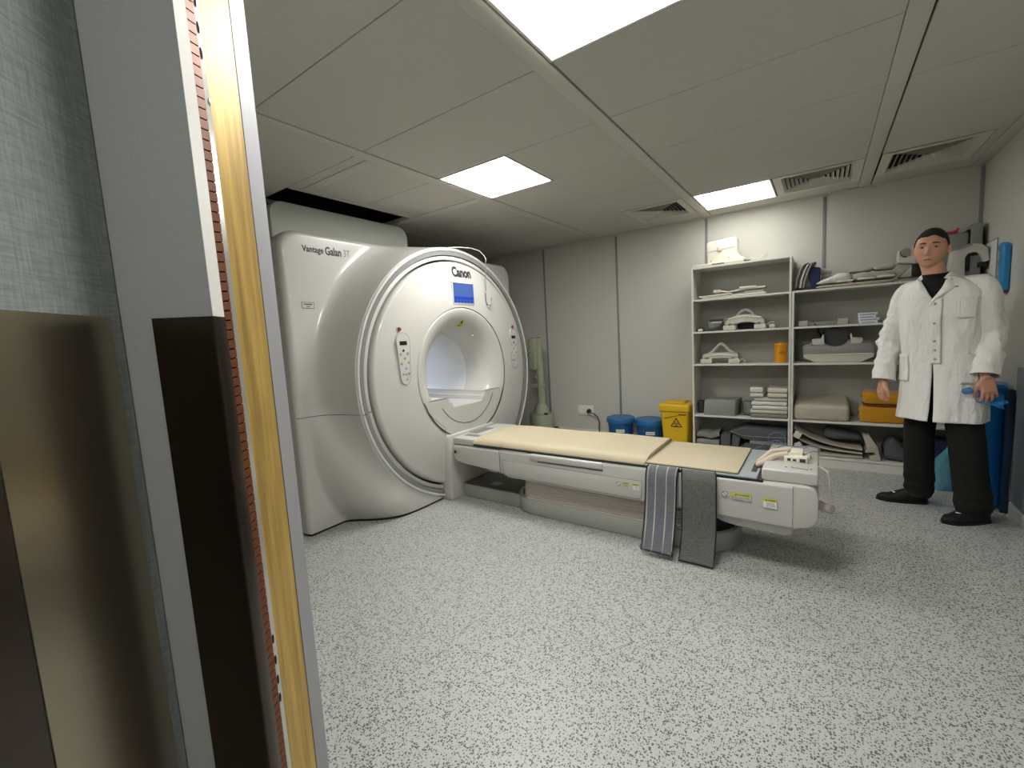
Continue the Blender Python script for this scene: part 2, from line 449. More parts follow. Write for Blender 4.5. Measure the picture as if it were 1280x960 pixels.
# dark plenum over the tiles
mb = MB()
mb.box(XL, XR, YF, YB, 2.90, 2.95)
struct('ceiling_plenum', mb, M['dark'])
mb = MB()
for (x0, x1, y0, y1) in ((XL, -3.04, YF, 1.72), (XL, -3.04, 2.84, YB), (-3.0, XR, YF, YB)):
    mb.box(x0, x1, y0, y1, H + 0.032, H + 0.036)
struct('ceiling_backing', mb, M['dark'])

# ------------------------------------------------------------------ lamps and air vents
def lamp(x0, x1, y0, y1, label):
    t = thing('ceiling_light', label, 'ceiling light', ((x0 + x1) / 2, (y0 + y1) / 2, H), 'square ceiling light panels')
    fr = MB(); f = 0.012; z0, z1 = H - 0.002, H + 0.028
    fr.box(x0, x1, y0, y0 + f, z0, z1).box(x0, x1, y1 - f, y1, z0, z1).box(x0, x0 + f, y0 + f, y1 - f, z0, z1).box(x1 - f, x1, y0 + f, y1 - f, z0, z1)
    obj('lamp_frame', fr, M['lampframe'], t)
    obj('diffuser', MB().box(x0 + f, x1 - f, y0 + f, y1 - f, H + 0.004, H + 0.018), M['lamp'], t, smooth=0)
lamp(-2.187, -1.617, 2.328, 2.926, 'lit square ceiling panel in front of and above the round scanner')
lamp(-0.93, -0.34, 1.108, 1.712, 'largest looking lit ceiling panel, nearest the doorway')
lamp(-0.93, -0.345, 4.136, 4.732, 'lit ceiling panel above the white shelving, beside a vent')
lamp(0.05, 0.64, -1.05, -0.45, 'lit ceiling panel over the corridor')
COL.objects['ceiling_light.003'].location.z = 2.565
M['lamp3'] = mat('lamp_diffuser_soft', '#ffffff', 0.5, emit='#fdfcf7', estr=9)
COL.objects['diffuser.002'].data.materials[0] = M['lamp3']
M['lamp4'] = mat('lamp_diffuser_corridor', '#ffffff', 0.5, emit='#fdfcf7', estr=17); COL.objects['diffuser.003'].data.materials[0] = M['lamp4']
def vent(x0, x1, y0, y1, label):
    t = thing('ceiling_vent', label, 'air vent', ((x0 + x1) / 2, (y0 + y1) / 2, H), 'square louvred ceiling vents')
    cx, cy = (x0 + x1) / 2, (y0 + y1) / 2; hx, hy = (x1 - x0) / 2, (y1 - y0) / 2
    def ring(mb, a, b, zo, zi):
        P = [(-1, -1), (1, -1), (1, 1), (-1, 1)]
        def fn(u, v):
            i = int(round(u * 4)) % 4; px, py = P[i]; f = [a, b, b, a][int(round(v * 3))]; z = [zo, zi, zi + 0.003, zo + 0.003][int(round(v * 3))]
            return Vector((cx + px * (hx - f), cy + py * (hy - f), z))
        mb.grid(fn, 4, 3, cu=True, cv=False)
    fr = MB(); ring(fr, 0.0, 0.055, H - 0.003, H - 0.003); obj('frame', fr, M['vent'], t, smooth=0)
    sl = MB(); d = 0.055
    for q in range(7):
        ring(sl, d, d + 0.017, H - 0.002, H + 0.022); d += 0.0295
    obj('louvre', sl, M['vent'], t, smooth=0)
    obj('duct_box', MB().box(x0 + 0.03, x1 - 0.03, y0 + 0.03, y1 - 0.03, H + 0.0285, H + 0.031), M['dark'], t, smooth=0)
vent(-0.335, 0.235, 4.136, 4.732, 'louvred ceiling vent right beside the lit panel above the shelving')
vent(0.33, 0.872, 4.136, 4.732, 'louvred ceiling vent in the right corner above the man')
vent(-1.555, -1.018, 4.136, 4.732, 'louvred ceiling vent left of the shelving, farthest from the man')
# ------------------------------------------------------------------ MRI scanner
YC, ZC = 2.81, 1.02
S = thing('mri_scanner', 'big glossy white round-fronted MRI scanner with an open tunnel', 'MRI scanner', (-3.4, YC, 0))
ZB = 0.018
def prof_x(r, th):
    q_ = min(max((-math.sin(th) - 0.12) / 0.62, 0), 1); w_ = 0.19 + 0.19 * q_ * q_ * (3 - 2 * q_)
    t = (r - 1.05) / w_
    t = min(max(t, 0), 1); q = t ** 2.5; q = q * q * (3 - 2 * q)
    qa = 1 - (1 - t) ** 4
    q = qa + (q - qa) * q_
    return -2.535 - 0.335 * q
Y0, Y1, ZT, RR = 1.52, 2 * YC - 1.52, 2.095, 0.13
def rout(th):
    c, s_ = math.cos(th), math.sin(th)
    hw = (Y1 - Y0) / 2
    t = 1e9
    if abs(c) > 1e-6: t = min(t, hw / abs(c))
    if s_ > 1e-6: t = min(t, (ZT - ZC) / s_)
    if s_ < -1e-6: t = min(t, (ZC + 0.5) / -s_)
    # round top corners
    y, z = t * c, t * s_
    cy, cz = hw - RR, ZT - ZC - RR
    if s_ > 0 and abs(y) > cy and z > cz:
        A = 1; B = -2 * (abs(c) * cy + s_ * cz); Cc = cy * cy + cz * cz - RR * RR
        D = B * B - 4 * Cc
        t = (-B + math.sqrt(max(D, 0))) / 2
    return t
def body_x(y, z):
    th = math.atan2(z - ZC, y - YC); r = math.hypot(y - YC, z - ZC)
    R_ = rout(th); X = prof_x(r, th); rr = 0.045
    d = (R_ - r) * 1.0
    if d < rr: X -= rr - math.sqrt(max(rr * rr - (rr - max(d, 0)) ** 2, 0))
    return X
def shell(r_in, xs_after):
    def fn(u, v):
        th = 2 * PI * u; R_ = rout(th); n1 = 72; k = v * (n1 + len(xs_after))
        if k <= n1:
            q = k / n1; q = 0.25 * q + 0.75 * q * q * (3 - 2 * q)
            r = r_in + (R_ - r_in) * q
            y, z = YC + r * math.cos(th), ZC + r * math.sin(th)
            return Vector((body_x(y, z), y, z))
        X, off = xs_after[int(round(k)) - n1 - 1]
        r = R_ - off
        return Vector((X, YC + r * math.cos(th), ZC + r * math.sin(th)))
    return fn
mb = MB(); mb.grid(shell(1.043, [(-2.99, 0.0), (-2.992, 0.006)]), 480, 74, cu=True)
mb.cutz(ZB); obj('front_cover', mb, M['gloss'], S, 40)
def rr_outline(y0, y1, z0, z1, r, n=10, b=None):
    b = b if b is not None else 0.02
    P = []
    P += [(y1 - b + b * math.cos(a), z0 + b + b * math.sin(a)) for a in [(-PI / 2) + i * PI / 2 / n for i in range(n + 1)]]
    P += arc(y1 - r, z1 - r, r, 0, PI / 2, n); P += arc(y0 + r, z1 - r, r, PI / 2, PI, n)
    P += [(y0 + b + b * math.cos(a), z0 + b + b * math.sin(a)) for a in [PI + i * PI / 2 / n for i in range(n + 1)]]
    return P
mb = MB().prism([(-3.006, y, z) for y, z in rr_outline(Y0 + 0.004, Y1 - 0.004, ZB, ZT - 0.004, RR)], (-1.45, 0, 0))
# bore hole stays behind the liner: the body is an open shell, so cut its front cap away
bmesh.ops.delete(mb.bm, geom=[f for f in mb.bm.faces if abs(f.normal.x) > 0.9], context='FACES')
obj('side_cover', mb, M['satin'], S, 35)
mb = MB().prism([(-2.989, y, z) for y, z in rr_outline(Y0 + 0.008, Y1 - 0.008, ZB, ZT - 0.008, RR)], (-0.02, 0, 0))
bmesh.ops.delete(mb.bm, geom=[f for f in mb.bm.faces if abs(f.normal.x) > 0.9], context='FACES')
obj('cover_seam', mb, M['seam'], S, 35)
# dark base line under the shell
mb = MB()
def foot(u, v):
    # outline at floor level, slightly inside the shell
    ys = Y0 + 0.012 + (Y1 - Y0 - 0.024) * u
    th = math.atan2(0.02 - ZC, ys - YC); r = math.hypot(ys - YC, 1.0)
    X = prof_x(r, th) - 0.012
    return Vector((X, ys, v * 0.03))
mb.grid(foot, 120, 1)
mb.grid(lambda u, v: Vector((-2.9 - 1.5 * u, Y0 + 0.012, v * 0.03)), 2, 1); mb.grid(lambda u, v: Vector((-2.9 - 1.5 * u, Y1 - 0.012, v * 0.03)), 2, 1)
obj('kick_plate', mb, M['black'], S)
# rear box on top
mb = MB().prism([(-3.2, y, z) for y, z in rr_outline(1.66, 2.93, 1.9, 2.375, 0.10)], (-1.2, 0, 0), 0.012)
obj('top_cover', mb, M['pale'], S, 40)
# service duct going up through the ceiling opening
mb = MB().box(-4.35, -3.45, 1.95, 2.7, 2.37, 2.62, 0.02); obj('service_duct', mb, M['dark'], S)

# rim, groove, ring and face: turned shapes about the tunnel axis
def turned(prof, mat_, name, n=256, cut=True, sm=40):
    m_ = MB().lathe(prof, (0, YC, ZC), 'x', n)
    if cut: m_.cutz(ZB)
    return obj(name, m_, mat_, S, sm)
rim = [(1.044, -2.60), (1.044, -2.535)] + [(1.031 + 0.013 * math.cos(a), -2.535 + 0.013 * math.sin(a)) for a in [i * PI / 8 for i in range(0, 9)]] + [(1.016, -2.56)]
turned(rim, M['gloss'], 'outer_rim')
turned([(1.020, -2.60), (1.018, -2.527), (0.988, -2.529), (0.983, -2.60)], M['groove'], 'rim_groove')
turned([(0.984, -2.60), (0.984, -2.545), (0.978, -2.540), (0.955, -2.540), (0.952, -2.545), (0.952, -2.61)], M['satin'], 'inner_ring')
turned([(0.952, -2.59), (0.925, -2.59)], M['seam'], 'ring_seam')
fp = [(0.936, -2.60), (0.936, -2.545)]
for i in range(1, 9):
    a = i / 8 * PI / 2; fp.append((0.906 + 0.03 * math.cos(a), -2.545 + 0.035 * math.sin(a) + 0.0))
for r in (0.88, 0.84, 0.8, 0.74, 0.68, 0.62, 0.58, 0.556): fp.append((r, -2.51 + 0.035 * math.sin((0.906 - r) / 0.35 * PI / 2)))
def face_x(r):
    return -2.51 + 0.035 * math.sin(min(max((0.906 - r) / 0.35, 0), 1) * PI / 2)
# the lower part of the dial is cut straight where the dock column stands
turned(fp, M['gloss'], 'face_panel')
fl = [(0.552, -2.49), (0.550, -2.478), (0.546, -2.474), (0.535, -2.474), (0.51, -2.478), (0.48, -2.49), (0.45, -2.508), (0.42, -2.532), (0.395, -2.562), (0.372, -2.60), (0.356, -2.65), (0.347, -2.71), (0.343, -2.78)]
turned(fl, M['gloss'], 'tunnel_funnel', cut=False, sm=60)
turned([(0.556, -2.50), (0.553, -2.5)], M['seam'], 'funnel_seam', cut=False)
turned([(0.342, -2.775), (0.335, -2.785), (0.335, -3.2), (0.335, -3.7), (0.345, -4.1), (0.36, -4.4), (0.0, -4.41)], M['bore'], 'tunnel_liner', cut=False, sm=60)
turned([(0.40, -4.4), (1.0, -4.42)], M['satin'], 'rear_panel', cut=True)
# tunnel lamps high in the liner
mb = MB(); mb.lathe([(0.3325, -3.0), (0.3325, -4.0)], (0, YC, ZC), 'x', 8, a0=PI / 2 - 0.2, a1=PI / 2 + 0.2)
obj('tunnel_light', mb, mat('tunnel_glow', '#eef2ff', 0.4, emit='#eaf0ff', estr=7.0), S)
# horizontal joint of the covers
mb = MB()
def joint(z, ya, yb, n=60, w_=0.0035):
    P = []
    for i in range(n + 1):
        y = ya + (yb - ya) * i / n; P.append((body_x(y, z) + 0.0012, y, z))
    return P
def ribbon(mb, P, w_, axis=(0, 0, 1)):
    A = Vector(axis) * w_ / 2
    def fn(u, v):
        p = Vector(P[int(round(u * (len(P) - 1)))]); return p + A * (2 * v - 1)
    mb.grid(fn, len(P) - 1, 1)
zj = 0.835; yr = YC - math.sqrt(1.045 ** 2 - (zj - ZC) ** 2)
P = joint(zj, Y0 + 0.005, yr)
ribbon(mb, P, 0.004)
P = [(-2.5135, yr, zj), (-2.5135, yr + 0.03, zj)]; ribbon(mb, P, 0.005)
P = [(-2.539, yr + 0.062, zj + 0.006), (-2.539, yr + 0.093, zj + 0.012)]; ribbon(mb, P, 0.005)
obj('cover_joint', mb, M['seam'], S)
# lower mouth: scalloped shelf with the bed rails inside the tunnel
def disc_pts(r, a0, a1, n, x):
    return [(x, YC + r * math.cos(a0 + (a1 - a0) * i / n), ZC + r * math.sin(a0 + (a1 - a0) * i / n)) for i in range(n + 1)]
ztr = 0.80
mb = MB()
# left and right shelves (horizontal tops) that flank the dished trough
zl = 0.80
def lens(x, r, z):
    hw = math.sqrt(max(r * r - (z - ZC) ** 2, 0)); return hw
def shelf_piece(sgn, yin, z):
    # closes the funnel below z between the wall and |y|=yin
    pts = []
    for x, r in ((-2.475, 0.545), (-2.49, 0.50), (-2.508, 0.455), (-2.55, 0.42), (-2.62, 0.375), (-2.7, 0.352), (-2.8, 0.343), (-4.3, 0.343)):
        pts.append((x, r))
    def fn(u, v):
        x, r = pts[int(round(u * (len(pts) - 1)))]
        hw = lens(x, r, z) + 0.004
        k = int(round(v * 3))
        y = [hw, yin, yin, yin][k]; zz = [z, z, z - 0.045, z - 0.10][k]
        return Vector((x, YC + sgn * y, zz))
    mb.grid(fn, len(pts) - 1, 3)
shelf_piece(-1, 0.24, 0.838); shelf_piece(1, 0.24, 0.838)
obj('tunnel_shelf', mb, M['satin'], S, 30)
mb = MB()
PR = [(0.245, 0.838), (0.232, 0.800), (0.205, 0.795), (0.195, 0.760), (0.165, 0.752)]
prof_ = [(-y, z) for y, z in PR] + [(y, z) for y, z in PR[::-1]]
mb.prism([(-2.50, YC + y, z) for y, z in [(-0.245, 0.72)] + prof_ + [(0.245, 0.72)]], (-1.85, 0, 0)); obj('bed_rail', mb, M['satin'], S, 30)
# solid front below the mouth, level with the face
mb = MB(); hw_ = math.sqrt(0.548 ** 2 - (0.838 - ZC) ** 2); a0 = math.asin((0.838 - ZC) / 0.548)
low = [(0.548 * math.cos(a), ZC + 0.548 * math.sin(a)) for a in [a0 - (PI + 2 * a0) * i / 60 for i in range(61)]]
P = [(-hw_, 0.838)] + prof_ + low[:-1]
mb.prism([(-2.474, YC + y, z) for y, z in P], (-0.03, 0, 0)); obj('mouth_apron', mb, M['gloss'], S, 30)
mb = MB(); Q = [(-2.4735, YC + 0.388 * math.cos(a), 0.985 + 0.388 * math.sin(a)) for a in [PI + 0.60 + i * (PI - 1.1) / 40 for i in range(41)]]
mb.tube(Q, 0.0028, 6); obj('mouth_seam', mb, M['seam'], S)
# dock column below the tunnel
mb = MB()
col = [(2.525, 0.0), (2.525, 0.60), (2.60, 0.60), (2.60, 0.72)]
mb.prism([(-2.44, 2.50, ZB - 0.018), (-2.44, 3.12, 0.0), (-2.44, 3.12, 0.537), (-2.44, 2.50, 0.537)], (-0.14, 0, 0), 0.012)
obj('dock_column', mb, M['gloss'], S)
mb = MB().prism([(-2.4745, 2.508, 0.02), (-2.4745, 3.112, 0.02), (-2.4745, 3.112, 0.60), (-2.4745, 3.275, 0.745), (-2.4745, 2.345, 0.745), (-2.4745, 2.508, 0.60)], (-0.05, 0, 0))
obj('apron_panel', mb, M['gloss'], S)
mb = MB(); mb.tube([(-2.4745, 2.508, 0.05), (-2.4745, 2.508, 0.60), (-2.4745, 2.345, 0.745)], 0.0018, 6)
pass
obj('apron_seam', mb, M['seam'], S)

# writing and displays on the face
def put_text(s, size, y, z, X, m, name, parent, bold=0.0, space=1.0, fit=None, squash=1.0, aslant=0.0):
    t = text_mesh(s, size, bold, 0.0004, 0, space)
    for v in t.bm.verts:
        yy, zz = y + v.co.x * squash, z + v.co.y + v.co.x * aslant
        d = 0.0012 + v.co.z
        v.co = Vector(((fit(yy, zz) if fit else X) + d, yy, zz))
    return obj(name, t, m, parent, 0)
fx = lambda y, z: face_x(math.hypot(y - YC, z - ZC))
put_text('Canon', 0.112, 2.862, 1.866, 0, M['ink'], 'lettering', S, 0.0055, 1.0, fx, 0.80)
# pointed serif of the capital and the small feet of the letters
scr = MB()
def face_slab(mb, y0, y1, z0, z1, d0=0.0, d1=0.004, n=6):
    xs = max(fx(y, z) for y in (y0, y1) for z in (z0, z1)); mb.box(xs - 0.01, xs + d1, y0, y1, z0, z1, 0.0008)
face_slab(scr, 2.705, 2.98, 1.597, 1.785, d1=0.003)
sc_ = obj('display_frame', scr, M['gloss'], S)
xm = max(fx(y, z) for y in (2.7, 2.98) for z in (1.6, 1.79))
obj('screen', MB().box(xm + 0.0032, xm + 0.0045, 2.716, 2.97, 1.612, 1.776), M['screen'], sc_, 0)
mb = MB()
for i in range(6): mb.box(xm + 0.0046, xm + 0.0052, 2.722 + i * 0.04, 2.750 + i * 0.04, 1.615, 1.637)
mb.box(xm + 0.0046, xm + 0.0052, 2.718, 2.968, 1.640, 1.664)
obj('screen_icons', mb, M['screenlo'], sc_, 0)
def control(yc, zc, mirror):
    n = 'control_panel'
    pl = MB(); P = []
    P += [(yc + 0.062 * math.cos(a) , zc + 0.13 + 0.06 * math.sin(a)) for a in [i * PI / 10 for i in range(11)]]
    P += [(yc + 0.045 * math.cos(a), zc - 0.14 + 0.05 * math.sin(a)) for a in [PI + i * PI / 10 for i in range(11)]]
    X = max(fx(y, z) for y, z in P)
    pl.prism([(X + 0.002, y, z) for y, z in P], (-0.03, 0, 0)); p = obj(n, pl, M['gloss'], S)
    ol = MB(); ol.tube([(X + 0.002, y, z) for y, z in P], 0.0012, 5, closed=True); obj('outline', ol, M['groove'], p)
    obj('readout', MB().box(X + 0.002, X + 0.005, yc - 0.033, yc + 0.033, zc + 0.10, zc + 0.128, 0.001), M['black'], p)
    i = 0
    for dy, dz, mm in ((-0.004, 0.06, 'ink'), (-0.032, 0.035, 'btn'), (0.034, 0.038, 'btn'), (0.005, 0.002, 'btn'), (-0.028, -0.035, 'btn'), (0.036, -0.03, 'btn'), (0.008, -0.07, 'btnblue'), (-0.02, -0.11, 'btnblue'), (0.008, -0.112, 'btn'), (0.033, -0.11, 'btn'), (0.012, -0.15, 'btnblue')):
        sy = -1 if mirror else 1
        b = MB().lathe([(0.0, X + 0.0055), (0.008, X + 0.0055), (0.0095, X + 0.004), (0.0095, X + 0.001)], (0, yc + sy * dy, zc + dz), 'x', 14)
        obj('button', b, M[mm], p)
control(2.145, 1.19, False); control(3.545, 1.19, True)
for y, z in ((2.128, 1.405), (3.56, 1.405)):
    X = fx(y, z)
    b = MB().lathe([(0.0, X + 0.016), (0.012, X + 0.014), (0.015, X + 0.006), (0.015, X - 0.004)], (0, y, z), 'x', 18); e = obj('stop_button', b, M['red'], S)
    b = MB().lathe([(0.0152, X + 0.003), (0.022, X + 0.003), (0.023, X - 0.003)], (0, y, z), 'x', 24); obj('collar', b, M['gloss'], e)
# laser warning sticker above the mouth
mb = MB(); yw, zw = 2.838, 1.445
def fx2(y, z):
    r = math.hypot(y - YC, z - ZC); pr = sorted([(a, b) for a, b in fl])
    for (ra, xa), (rb, xb) in zip(pr, pr[1:]):
        if ra <= r <= rb: return xa + (xb - xa) * (r - ra) / (rb - ra)
    return -2.474
def patch(mb, corners, n=6, off=0.0015):
    a, b, c, d = [Vector((0, *p)) for p in corners]
    def fn(u, v):
        p = (a * (1 - u) + b * u) * (1 - v) + (d * (1 - u) + c * u) * v
        return Vector((fx2(p.y, p.z) + off, p.y, p.z))
    mb.grid(fn, n, n)
patch(mb, [(yw - 0.032, zw - 0.03), (yw + 0.03, zw - 0.03), (yw + 0.035, zw - 0.005), (yw - 0.027, zw - 0.005)])
patch(mb, [(yw - 0.022, zw - 0.005), (yw + 0.028, zw - 0.005), (yw + 0.006, zw + 0.032), (yw + 0.002, zw + 0.032)])
wl_ = obj('warning_sticker', mb, M['yellow'], S)
mb = MB(); patch(mb, [(yw - 0.010, zw + 0.0), (yw + 0.018, zw + 0.0), (yw + 0.006, zw + 0.024), (yw + 0.002, zw + 0.024)], off=0.003)
patch(mb, [(yw - 0.024, zw - 0.014), (yw + 0.022, zw - 0.014), (yw + 0.022, zw - 0.010), (yw - 0.024, zw - 0.010)], off=0.003)
patch(mb, [(yw - 0.024, zw - 0.022), (yw + 0.016, zw - 0.022), (yw + 0.016, zw - 0.018), (yw - 0.024, zw - 0.018)], off=0.003)
obj('warning_mark', mb, M['ink'], wl_)
# small glossy lamp in the funnel
mb = MB().ball((-2.56, YC + 0.215, ZC + 0.315), (0.012, 0.016, 0.012)); obj('funnel_lamp', mb, M['gloss'], S)
# hook with its cord
mb = MB(); X = fx(3.15, 1.65) + 0.008
mb.tube([(X + 0.03, 3.139, 2.0), (X + 0.012, 3.141, 1.86), (X + 0.008, 3.143, 1.73)], 0.0035, 8)
hk = obj('cord', mb, M['cableg'], S)
mb = MB(); mb.tube([(X, 3.142, 1.71), (X, 3.143, 1.64), (X + 0.01, 3.150, 1.605), (X + 0.02, 3.168, 1.60), (X + 0.02, 3.19, 1.615), (X + 0.02, 3.20, 1.655), (X + 0.02, 3.203, 1.67)], 0.0055, 8)
obj('hook', mb, M['groove'], S)
mb = MB(); mb.tube([(-2.53, 2.75, 2.066), (-2.50, 2.85, 2.078), (-2.48, 2.98, 2.085), (-2.46, 3.07, 2.07), (-2.445, 3.12, 2.03), (-2.44, 3.139, 1.99)], 0.003, 8)
obj('cord', mb, M['coil'], S)
# writing on the flat of the cover
put_text('Vantage', 0.058, 1.757, 1.978, 0, M['ink'], 'lettering', S, 0.0016, 1.0, body_x, 0.84)
put_text('Galan', 0.078, 1.912, 1.979, 0, M['ink'], 'lettering', S, 0.0022, 1.0, body_x, 0.72)
put_text('3T', 0.072, 2.020, 1.978, 0, M['groove'], 'lettering', S, 0.0, 1.0, body_x, 0.72)
mb = MB()
def strip(mb, y0, y1, z0, z1, off=0.002):
    mb.grid(lambda u, v: Vector((body_x(y0 + (y1 - y0) * u, z0 + (z1 - z0) * v) + off, y0 + (y1 - y0) * u, z0 + (z1 - z0) * v)), 6, 2)
strip(mb, 1.635, 1.725, 1.575, 1.618); nl = obj('plate_label', mb, M['ink'], S)
mb = MB(); strip(mb, 1.638, 1.722, 1.578, 1.615, 0.0027); obj('label_face', mb, M['gloss'], nl)
mb = MB(); strip(mb, 1.650, 1.710, 1.600, 1.607, 0.0034); strip(mb, 1.668, 1.692, 1.586, 1.591, 0.0034); obj('label_lines', mb, M['ink'], nl)

# ------------------------------------------------------------------ patient table
T = thing('patient_table', 'long low white patient table docked to the scanner mouth', 'patient table', (-1.2, YC, 0))
TN, TF = 2.50, 3.12
# pedestal
def stadium(x0, x1, y0, y1, z0, z1, r, mb, bev=0.006):
    P = arc(x1 - r, y0 + r, r, -PI / 2, 0, 14) + arc(x1 - r, y1 - r, r, 0, PI / 2, 14) + arc(x0 + r, y1 - r, r, PI / 2, PI, 14) + arc(x0 + r, y0 + r, r, PI, 1.5 * PI, 14)
    mb.prism([(x, y, z0) for x, y in P], (0, 0, z1 - z0), bev)
mb = MB(); stadium(-1.93, -0.375, 2.56, 3.06, 0.0, 0.115, 0.235, mb, 0.012); obj('base', mb, M['basegrey'], T)
mb = MB(); stadium(-1.90, -0.40, 2.585, 3.035, 0.105, 0.119, 0.215, mb, 0.003); obj('base_top', mb, M['black'], T)
mb = MB(); mb.box(-2.437, -1.80, 2.635, 2.985, 0.0, 0.106, 0.01); f_ = obj('front_foot', mb, M['basegrey'], T)
mb = MB(); mb.box(-2.435, -1.80, 2.642, 2.978, 0.1055, 0.112, 0.003); obj('foot_plate', mb, M['basedark'], f_)
mb = MB(); mb.box(-2.21, -2.12, 2.70, 2.78, 0.112, 0.1135); obj('label_plate', mb, M['basegrey'], f_)
mb = MB(); z = 0.112
def bel(u, v):
    n_ = 13; k = int(round(v * (2 * n_))); zz = 0.116 + (0.30 - 0.116) * k / (2 * n_); off = [0.0, -0.006][k % 2] + (0 if k < 8 else -0.0)
    # a few large folds, as pressed by the low position
    off += -0.010 * (zz - 0.116) / 0.18
    x0, x1, y0, y1, r = -1.80 - off, -0.55 + off, 2.575 - off, 3.045 + off, 0.05
    per = [(x1 - r, y0 + r, -PI / 2), (x1 - r, y1 - r, 0), (x0 + r, y1 - r, PI / 2), (x0 + r, y0 + r, PI)]
    kk = int(round(u * 32)) % 32; c_ = kk // 8; a = per[c_][2] + (kk % 8) / 7 * PI / 2
    return Vector((per[c_][0] + r * math.cos(a), per[c_][1] + r * math.sin(a), zz))
mb.grid(bel, 32, 26, cu=True); obj('bellows', mb, M['bellows'], T, 25)
# long side skirts with a rolled top, built as a swept section mirrored to both sides
def skirt(x0, x1, z0, z1, yoff, mat_, name, r=0.022, cham=0.0):
    m_ = MB()
    for sg in (-1, 1):
        y = YC + sg * (YC - TN - yoff)
        P = [(y, z0), (y, z1 - r)] + [(y - sg * r * (1 - math.cos(a)), z1 - r + r * math.sin(a)) for a in [i * PI / 12 for i in range(1, 7)]] + [(y - sg * 0.10, z1), (y - sg * 0.10, z0 - 0.0)]
        m_.prism([(x0, p, q) for p, q in P], (x1 - x0, 0, 0), 0.004)
    return obj(name, m_, mat_, T, 40)
# front cowl that narrows toward the scanner, bottom swept up
mb = MB()
P = [(-2.405, 0.475), (-2.418, 0.455), (-2.41, 0.40), (-2.395, 0.36), (-2.37, 0.338), (-2.31, 0.328), (-1.915, 0.30), (-1.915, 0.478)]
mb.prism([(x, TN + 0.004, z) for x, z in P], (0, TF - TN - 0.008, 0), 0.02, 4); obj('front_cowl', mb, M['gloss'], T, 45)
mb = MB()
P = [(-1.932, 0.478), (-1.932, 0.345), (-1.925, 0.315), (-1.90, 0.290), (-1.86, 0.277), (-0.30, 0.262), (-0.080, 0.258), (-0.080, 0.487)]
mb.prism([(x, TN, z) for x, z in P], (0, TF - TN, 0), 0.018, 4); obj('side_skirt', mb, M['gloss'], T, 45)
mb = MB()
P = [(-0.52, 0.262), (-0.43, 0.225), (-0.36, 0.214), (-0.14, 0.208), (-0.105, 0.222), (-0.10, 0.262)]
mb.prism([(x, TN + 0.03, z) for x, z in P], (0, TF - TN - 0.06, 0), 0.008, 3); obj('under_tray', mb, M['satin'], T, 45)
mb = MB(); mb.prism([(x, TN + 0.001, z) for x, z in [(-0.105, 0.258), (-0.105, 0.489)] + arc(-0.05, 0.437, 0.05, PI / 2, 0, 8) + arc(-0.07, 0.345, 0.07, 0, -PI / 2, 8)], (0, TF - TN + 0.001, 0), 0.005, 3); obj('end_cap', mb, M['satin'], T, 60)
# pressed relief on the skirt: raised long panel, recess and grip rail
for sg, y in ((-1, TN), (1, TF)):
    mb = MB(); r = 0.035
    x0, x1, z0, z1 = -1.90, -0.868, 0.298, 0.408
    P = [(x0, z1), (x0, z0 + r)] + [(x0 + r - r * math.cos(a), z0 + r - r * math.sin(a)) for a in [i * PI / 12 for i in range(1, 7)]]
    P += [(x1 - r + r * math.sin(a), z0 + r - r * math.cos(a) - 0.012) for a in [i * PI / 12 for i in range(0, 7)]] + [(x1, z1 - 0.006)]
    mb.prism([(x, y + sg * 0.006, z) for x, z in P], (0, -sg * 0.012, 0), 0.003); sp_ = obj('skirt_panel', mb, M['satin'], T)
    mb = MB(); mb.tube([(x, y + sg * 0.0062, z) for x, z in P], 0.0016, 5, closed=True); obj('panel_outline', mb, M['groove'], sp_)
    mb = MB(); mb.box(-1.66, -1.115, y + (-0.014 if sg < 0 else -0.02), y + (0.02 if sg < 0 else 0.014), 0.437, 0.482, 0.012, 4); obj('grip_rail', mb, M['gloss'], T, 60)
    mb = MB(); mb.tube([(-1.60, y + sg * 0.001, 0.430), (-1.115, y + sg * 0.001, 0.430)], 0.003, 6); obj('grip_shadow_gap', mb, M['seam'], T)
    mb = MB(); mb.tube([(-1.9335, y + sg * 0.001, 0.30), (-1.9335, y + sg * 0.001, 0.47)], 0.0018, 6); obj('panel_seam', mb, M['seam'], T)
    mb = MB(); mb.tube([(-0.104, y + sg * 0.0004, 0.262), (-0.104, y + sg * 0.0004, 0.482)], 0.0014, 6); obj('panel_seam', mb, M['groove'], T)
# dark track and table top
mb = MB(); mb.box(-2.19, -0.235, TN + 0.008, TF - 0.008, 0.478, 0.497, 0.003); obj('top_track', mb, M['ink'], T)
mb = MB(); mb.box(-1.93, -1.70, TN + 0.004, TN + 0.03, 0.4785, 0.4815, 0.001).box(-1.11, -0.82, TN + 0.004, TN + 0.03, 0.4785, 0.482, 0.001); obj('track_lip', mb, M['gloss'], T)
mb = MB(); mb.box(-2.405, -2.19, TN + 0.01, TF - 0.01, 0.48, 0.532, 0.008, 3)
hb = obj('head_block', mb, M['satin'], T)
mb = MB(); mb.box(-2.36, -2.20, 2.60, 2.66, 0.531, 0.5335).box(-2.39, -2.30, 2.70, 2.92, 0.531, 0.534); obj('groove_plate', mb, M['groove'], hb)
